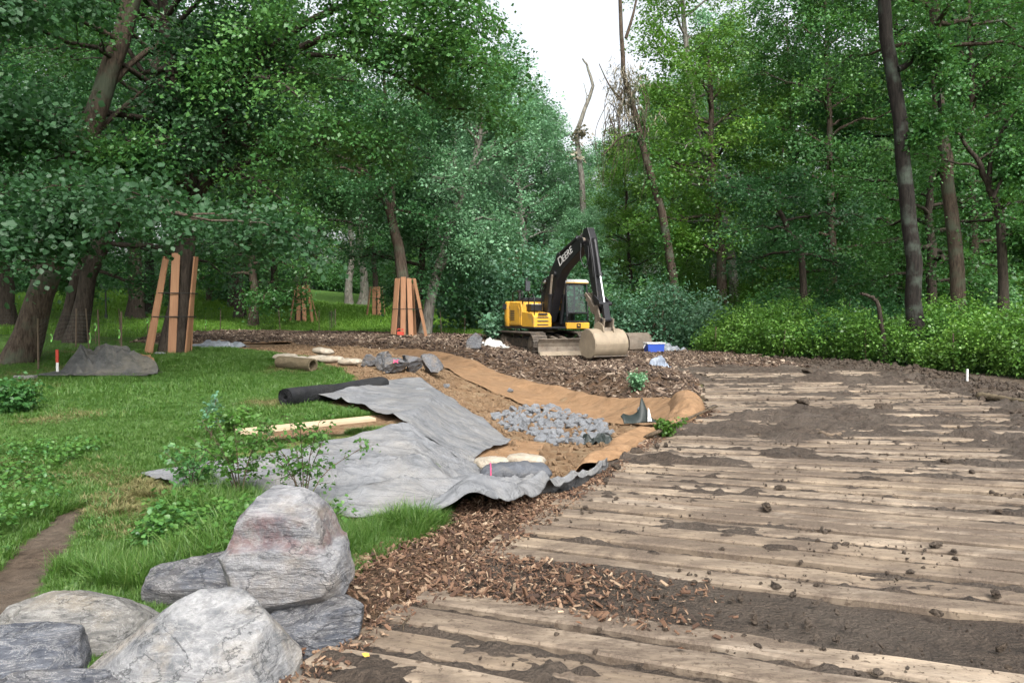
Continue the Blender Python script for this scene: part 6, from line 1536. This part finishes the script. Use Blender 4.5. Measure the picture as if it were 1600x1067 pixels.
scatter('dark_mulch', np.stack([xm, ym, zf], 1), rot, rng.gamma(2.6, .028, km)+.03, rng.integers(0, 5, km), dchips, 'dark brown mulch covering the ground about the excavator', 'mulch')
# crumbs of mud over the timbers, soil crumbs in the creek
crumbs = [stone_mesh('crumb', 700+i, .7, 1, 3, M['clod']) for i in range(3)]; soilst = [stone_mesh('soil_crumb', 720+i, .7, 1, 3, simple('soil_crumb', (.15, .098, .056), .95, nscale=3, namp=.4)) for i in range(3)]
xq, yq = pts_in(26000, -1, 11, 3.2, 24, lambda x, y: ((x-road_side(x, y)) > .05) & ((x-road_side(x, y)) < 6.6) & ((fbm(x*2.2, y*5, 19, 5) > .13) | ((y+.40*(x-road_side(x, y)) > 4.7) & (y+.40*(x-road_side(x, y)) < 5.5))))
kq = len(xq); scatter('mud_crumbs', np.stack([xq, yq, np.where((xq-road_side(xq, yq)) > 5.0, .10, .006)+0*xq], 1), rng.uniform(0, 6, (kq, 3)), rng.gamma(1.0, .0075, kq)+.003, rng.integers(0, 3, kq), crumbs, 'small crumbs of mud strewn over the timber mats', 'mud')
xq, yq = pts_in(9000, -7, 3, 9, 25, lambda x, y: in_poly(x, y, SOIL) & off_fabric(x, y) & ~in_poly(x, y, burA + burB[::-1])); kq = len(xq)
scatter('soil_crumbs', np.stack([xq, yq, hh(xq, yq)+.02+.05*np.maximum(0, fbm(xq*2.6, yq*2.6, 6.0, 4))], 1), rng.uniform(0, 6, (kq, 3)), rng.gamma(1.4, .016, kq)+.008, rng.integers(0, 3, kq), soilst, 'crumbled tan soil in the creek bed', 'soil')
# right bank clods
xq, yq = pts_in(9000, 4, 14, 8, 32, lambda x, y: ((x-road_side(x, y)) > 4.9) & ((x-road_side(x, y)) < 7.2)); kq = len(xq)
scatter('bank_clods', np.stack([xq, yq, hh(xq, yq)+.03], 1), rng.uniform(0, 6, (kq, 3)), rng.gamma(1.6, .022, kq)+.015, rng.integers(0, 3, kq), crumbs, 'churned mud clods along the right bank', 'mud')
# fallen leaves on boulders and timbers
lf = leaf_mesh('fallen_leaf', np.zeros((1, 3)), np.array([[.2, .1, 1.]]), np.array([[1., 0, 0]]), np.array([1.0]), np.array([.5]), M['leafdry'], shape=6)
FL = [(370, 932, 4.25), (1064, 1041, 0), (572, 1053, 0), (600, 895, 0), (905, 1000, 0), (668, 893, 0), (1530, 600, 0)]
pp = []
for px, py, Y in FL: pp.append(at(px, py, Y) if Y else tuple(np.array(gnd(px, py)) + np.array([0, 0, .09])))
scatter('fallen_leaves', pp, rng.uniform(-.3, .3, (len(pp), 3)), np.full(len(pp), .045), np.zeros(len(pp)), [lf], 'a few fallen leaves on timbers and wood chips', 'leaves')

# ------------------------------------------------------------------ brush along the right bank
rng = np.random.default_rng(63)
BL = np.array([(7.7, 33.5), (9.2, 30.2), (11.0, 27.2), (12.2, 23.6), (12.7, 19.5), (13.4, 14)])
def brush_line(s): return np.array([np.interp(s, np.arange(6), BL[:, 0]), np.interp(s, np.arange(6), BL[:, 1])])
S = []; wood = Wood()
for i in range(2000):
    s = rng.uniform(0, 4.6); c = brush_line(s); tdir = brush_line(min(5, s+.05))-brush_line(max(0, s-.05)); tdir /= np.linalg.norm(tdir); nrm = np.array([-tdir[1], tdir[0]]); nrm = nrm if nrm[0] > 0 else -nrm
    d = rng.uniform(0, 3.0); x, y = c + nrm*d
    top = (1.65 + 1.1*float(fbm(np.array([x*.8]), np.array([y*.8]), 3, 3)[0]))*(.62+.38*min(1, d/.8)) * (0.8+0.2*min(1, s/1.0))
    hgt = top*rng.uniform(.55, 1.05); z0 = h1(x, y)
    b = np.array([x, y, z0]); tip = b + np.array([rng.normal(0, .15)-.12, rng.normal(0, .15)-.1, hgt])
    Q = np.array([b, b*.5+tip*.5+rng.normal(0, .04, 3), tip]); wood.tube(Q, [.008, .006, .003], 3)
    tone = .5+.42*float(fbm(np.array([x*.9]), np.array([y*.9]), 9, 2)[0])
    for f in np.linspace(.25, 1, 5): S.append((*(b+(tip-b)*f), rng.uniform(.16, .30), tone + rng.normal(0, .08)))
o = link('brush', leaf_mesh('brush', *spray_leaves(rng, S, 13, .09, .35, 4, .6), M['leaf_brush']), None); tag(o, 'dense green weedy brush along the right bank behind a wire fence', 'brush', kind='stuff')
o2 = link('brush_stems', wood.mesh('brush_stems', M['leaf_weed'])); tag(o2, 'thin stems of the weedy brush on the right bank', 'brush', kind='stuff')
# small green plants at the berm and on the left lawn
def plant(label, px, py, hgt, n, seed, leaf_m, size=.06, spread=.5, shape=4, name='plant', cat='plant', per=7, srad=.09, off=0.0, thick=.006):
    r = np.random.default_rng(seed); g = np.array(gnd(px, py, off)) + np.array([0, 0, off]); t = Tree(name, label, g, None, cat)
    for i in range(n):
        a = i*2.4+r.normal(0, .4); e = r.uniform(.3, 1)*spread*hgt
        tip = g + np.array([math.cos(a)*e, math.sin(a)*e, hgt*r.uniform(.6, 1.05)]); mid = g*.5+tip*.5 + np.array([-.15*math.cos(a)*e, -.15*math.sin(a)*e, .06*hgt])
        Q = smooth_curve([g, mid, tip], 8); t.w.tube(Q, np.linspace(thick, .0022, 8), 5)
        for f in np.linspace(.35, 1, 7):
            q = np.array([np.interp(f, np.linspace(0, 1, 8), Q[:, k_]) for k_ in range(3)])
            b_ = r.uniform(0, 6.28); l_ = hgt*.20*r.uniform(.5, 1.2); q2 = q + np.array([math.cos(b_)*l_, math.sin(b_)*l_, l_*r.uniform(-.1, .6)])
            t.w.tube(np.array([q, q*.5+q2*.5+np.array([0, 0, .01]), q2]), [.003, .0022, .0015], 4)
            t.sp.append((*q2, srad, .5+r.normal(0, .1))); t.sp.append((*(q*.5+q2*.5), srad*.8, .5))
    return t.finish(r, per, size, M['twig'], leaf_m, shape=shape, tilt=.7, flat=.5, trunk='stems', crown='leaves')
plant('thin leafy sapling standing behind the tall boulder, in front of the grey sheet', 475, 800, .78, 7, 1, M['leaf_weed'], .045, .62, per=6, srad=.06)
plant('straggly thorny bush left of the tall boulder against the grey sheet', 375, 790, .72, 8, 2, M['leaf_weed'], .045, .6, per=6, srad=.07)
plant('twiggy weed with few leaves at the left end of the grey sheet', 300, 770, .45, 7, 5, M['leaf_mid'], .045, .8, per=6, srad=.07)
plant('tall single-stemmed weed standing in the lawn before the black roll', 330, 690, .55, 2, 3, M['leaf_blue'], .06, .3, per=5, srad=.07)
plant('spreading leafy weed right of the single-stemmed one on the lawn', 362, 680, .30, 6, 8, M['leaf_weed'], .055, .9, per=6, srad=.08)
plant('green weed growing on the mulch berm above the burlap', 995, 610, .34, 8, 4, M['leaf_pale'], .06, .6, per=7, srad=.09)
plant('weedy clump at the left edge of the lawn under the leaning tree', 20, 650, .45, 12, 6, M['leaf_mid'], .07, .8, per=9, srad=.13)
plant('grassy weed at the right edge of the silt fabric', 1040, 684, .22, 8, 7, M['grass'], .06, .9, per=6, srad=.06, off=.05)
plant('leafy weed on the dirt beside the excavator blade', 770, 533, .9, 10, 9, M['leaf_blue'], .15, .8, per=9, srad=.22)

# ------------------------------------------------------------------ wire fences and stakes
def wire_fence(label, P, hgt, posts, group=None, cell=.10, wr=.0016):
    P = [np.array(p, float) for p in P]; o0 = np.array([P[0][0], P[0][1], h1(*P[0])]); root = empty('wire_fence', tuple(o0), 0, label, 'wire fence', group)
    Q = np.array(P); sg_ = np.concatenate([[0], np.cumsum(np.linalg.norm(np.diff(Q, axis=0), axis=1))])
    def pt(s): return np.array([np.interp(s, sg_, Q[:, 0]), np.interp(s, sg_, Q[:, 1])])
    for s in posts:
        x, y = pt(s*sg_[-1]); z = h1(x, y); r1, r2 = rng.normal(0, .03, 2)
        MB().prism([(-.015, -.015), (.015, -.015), (.015, .015), (-.015, .015)], 0, hgt*1.12, 'z').build('post', M['stake'], root, 0.003).location = (x-o0[0], y-o0[1], z-o0[2]-.05)
        root.children[-1].rotation_euler = (r1, r2, rng.uniform(0, 1.5))
    w_ = Wood(); ss = np.arange(0, sg_[-1], .5); gp = np.array([pt(s) for s in ss]); gzz = hh(gp[:, 0], gp[:, 1])
    for hk in np.arange(.06, hgt+.01, cell):
        w_.tube(np.stack([gp[:, 0]-o0[0], gp[:, 1]-o0[1], gzz-o0[2]+hk], 1), np.full(len(ss), wr), 3)
    for s in np.arange(0, sg_[-1], cell*1.5):
        x, y = pt(s); z = h1(x, y) if False else float(np.interp(s, ss, gzz))
        w_.tube(np.array([[x, y, z], [x, y, z+hgt/2], [x, y, z+hgt]]) - o0, [wr]*3, 3)
    link('wire_mesh', w_.mesh('wire_mesh', M['wire']), root)
    return root
wire_fence('wire fence with wooden stakes in front of the right brush', [tuple(brush_line(s)+np.array([-.02, 0])) for s in np.linspace(0.1, 4.2, 12)], 1.0, np.linspace(.06, .98, 5))
wire_fence('wire fence with thin stakes behind the tarpaulin heap', [gnd(60, 578)[:2], gnd(122, 545)[:2], gnd(168, 560)[:2], gnd(206, 562)[:2], gnd(236, 560)[:2]], 1.05, (0.0, .46, .66, .80, .93))
wire_fence('long wire fence along the wood edge beyond the lawn', [(-17.5, 25), (-13.5, 29.5), (-11, 34), (-9.6, 42), (-11, 50)], 1.05, np.linspace(.03, .97, 7))
wire_fence('far wire fence right of the middle ring of boards', [(-3.4, 36.5), (-1.8, 38.5), (0.4, 40)], 1.05, np.linspace(.05, .95, 4))
for (px, py, hp, lab) in ((26, 535, 20, 'green flagging ribbon on the fence by the leaning trunk'), (80, 522, 12, 'green flagging ribbon on the wire fence, second from the leaning trunk'), (140, 520, 16, 'bright green ribbon hanging left of the tarpaulin heap'), (149, 505, 12, 'green ribbon above the tarpaulin heap'), (186, 515, 14, 'long green ribbon between the thin stakes'), (230, 497, 8, 'small green ribbon left of the nearest boards'), (321, 500, 8, 'small green ribbon right of the nearest boards')):
    Y = 24.5; p = at(px, py, Y); k = Y/FPX; hgt = hp*k
    o = MB().add([(-.022, 0, 0), (.022, 0, 0), (.03, .02, -hgt*.5), (-.015, .02, -hgt*.5), (.02, -.01, -hgt), (-.02, -.01, -hgt)], [(0, 1, 2, 3), (3, 2, 4, 5)]).build('flag_ribbon', M['ribbon'], None)
    zg = h1(p[0], Y); st_ = MB().cyl((0, .012, zg-p[2]), (0, .012, .05), .012, 6).build('stake', M['stake'], o)
    o.location = p; o.modifiers.new('t', 'SOLIDIFY').thickness = .003; tag(o, lab, 'ribbon', 'green ribbons along the wire fence')
g = gnd(90, 585); o = MB().prism([(-.025, -.01), (.025, -.01), (.025, .01), (-.025, .01)], 0, .25, 'z').build('survey_stake', M['whitep'], None); o.location = g; tag(o, 'red-topped survey stake left of the tarpaulin heap', 'stake')
MB().prism([(-.028, -.013), (.028, -.013), (.028, .013), (-.028, .013)], .25, .52, 'z').build('red_top', M['red'], o)
g = gnd(1511, 596); o = MB().prism([(-.02, -.02), (.02, -.02), (.02, .02), (-.02, .02)], 0, .28, 'z').build('marker_stake', M['whitep'], None, .003); o.location = g; tag(o, 'short white marker stake in the mud of the right bank', 'stake')
# lamp post at the back of the lawn
p = at(166, 506, 40); zb = h1(p[0], 40); root = empty('lamp_post', (p[0], 40, zb), 0, 'thin dark lamp post in the wood behind the tarpaulin heap', 'lamp post')
MB().cyl((0, 0, 0), (0, 0, 2.0), .04, 10).cyl((0, 0, 0), (0, 0, .25), .08, 10).build('pole', M['black'], root); MB().cyl((0, 0, 2.0), (0, 0, 2.28), .09, 8, .15).cyl((0, 0, 2.28), (0, 0, 2.36), .19, 8, .05).build('lantern', M['darkpanel'], root)
g = gnd(40, 593); o = MB().box((0, 0, .04), (.42, .16, .09)).build('kerb_block', M['rock_tan'], None, .02); o.location = g; tag(o, 'short pale wood block on the grass at the foot of the leaning tree', 'block')
g = gnd(268, 551); o = link('stone', rip[3]); o.location = (g[0]+.0, g[1]-.75, h1(g[0], g[1]-.75)+.04); o.scale = (.2, .16, .1); tag(o, 'flat tan stone on the grass before the nearest boarded tree', 'stone')
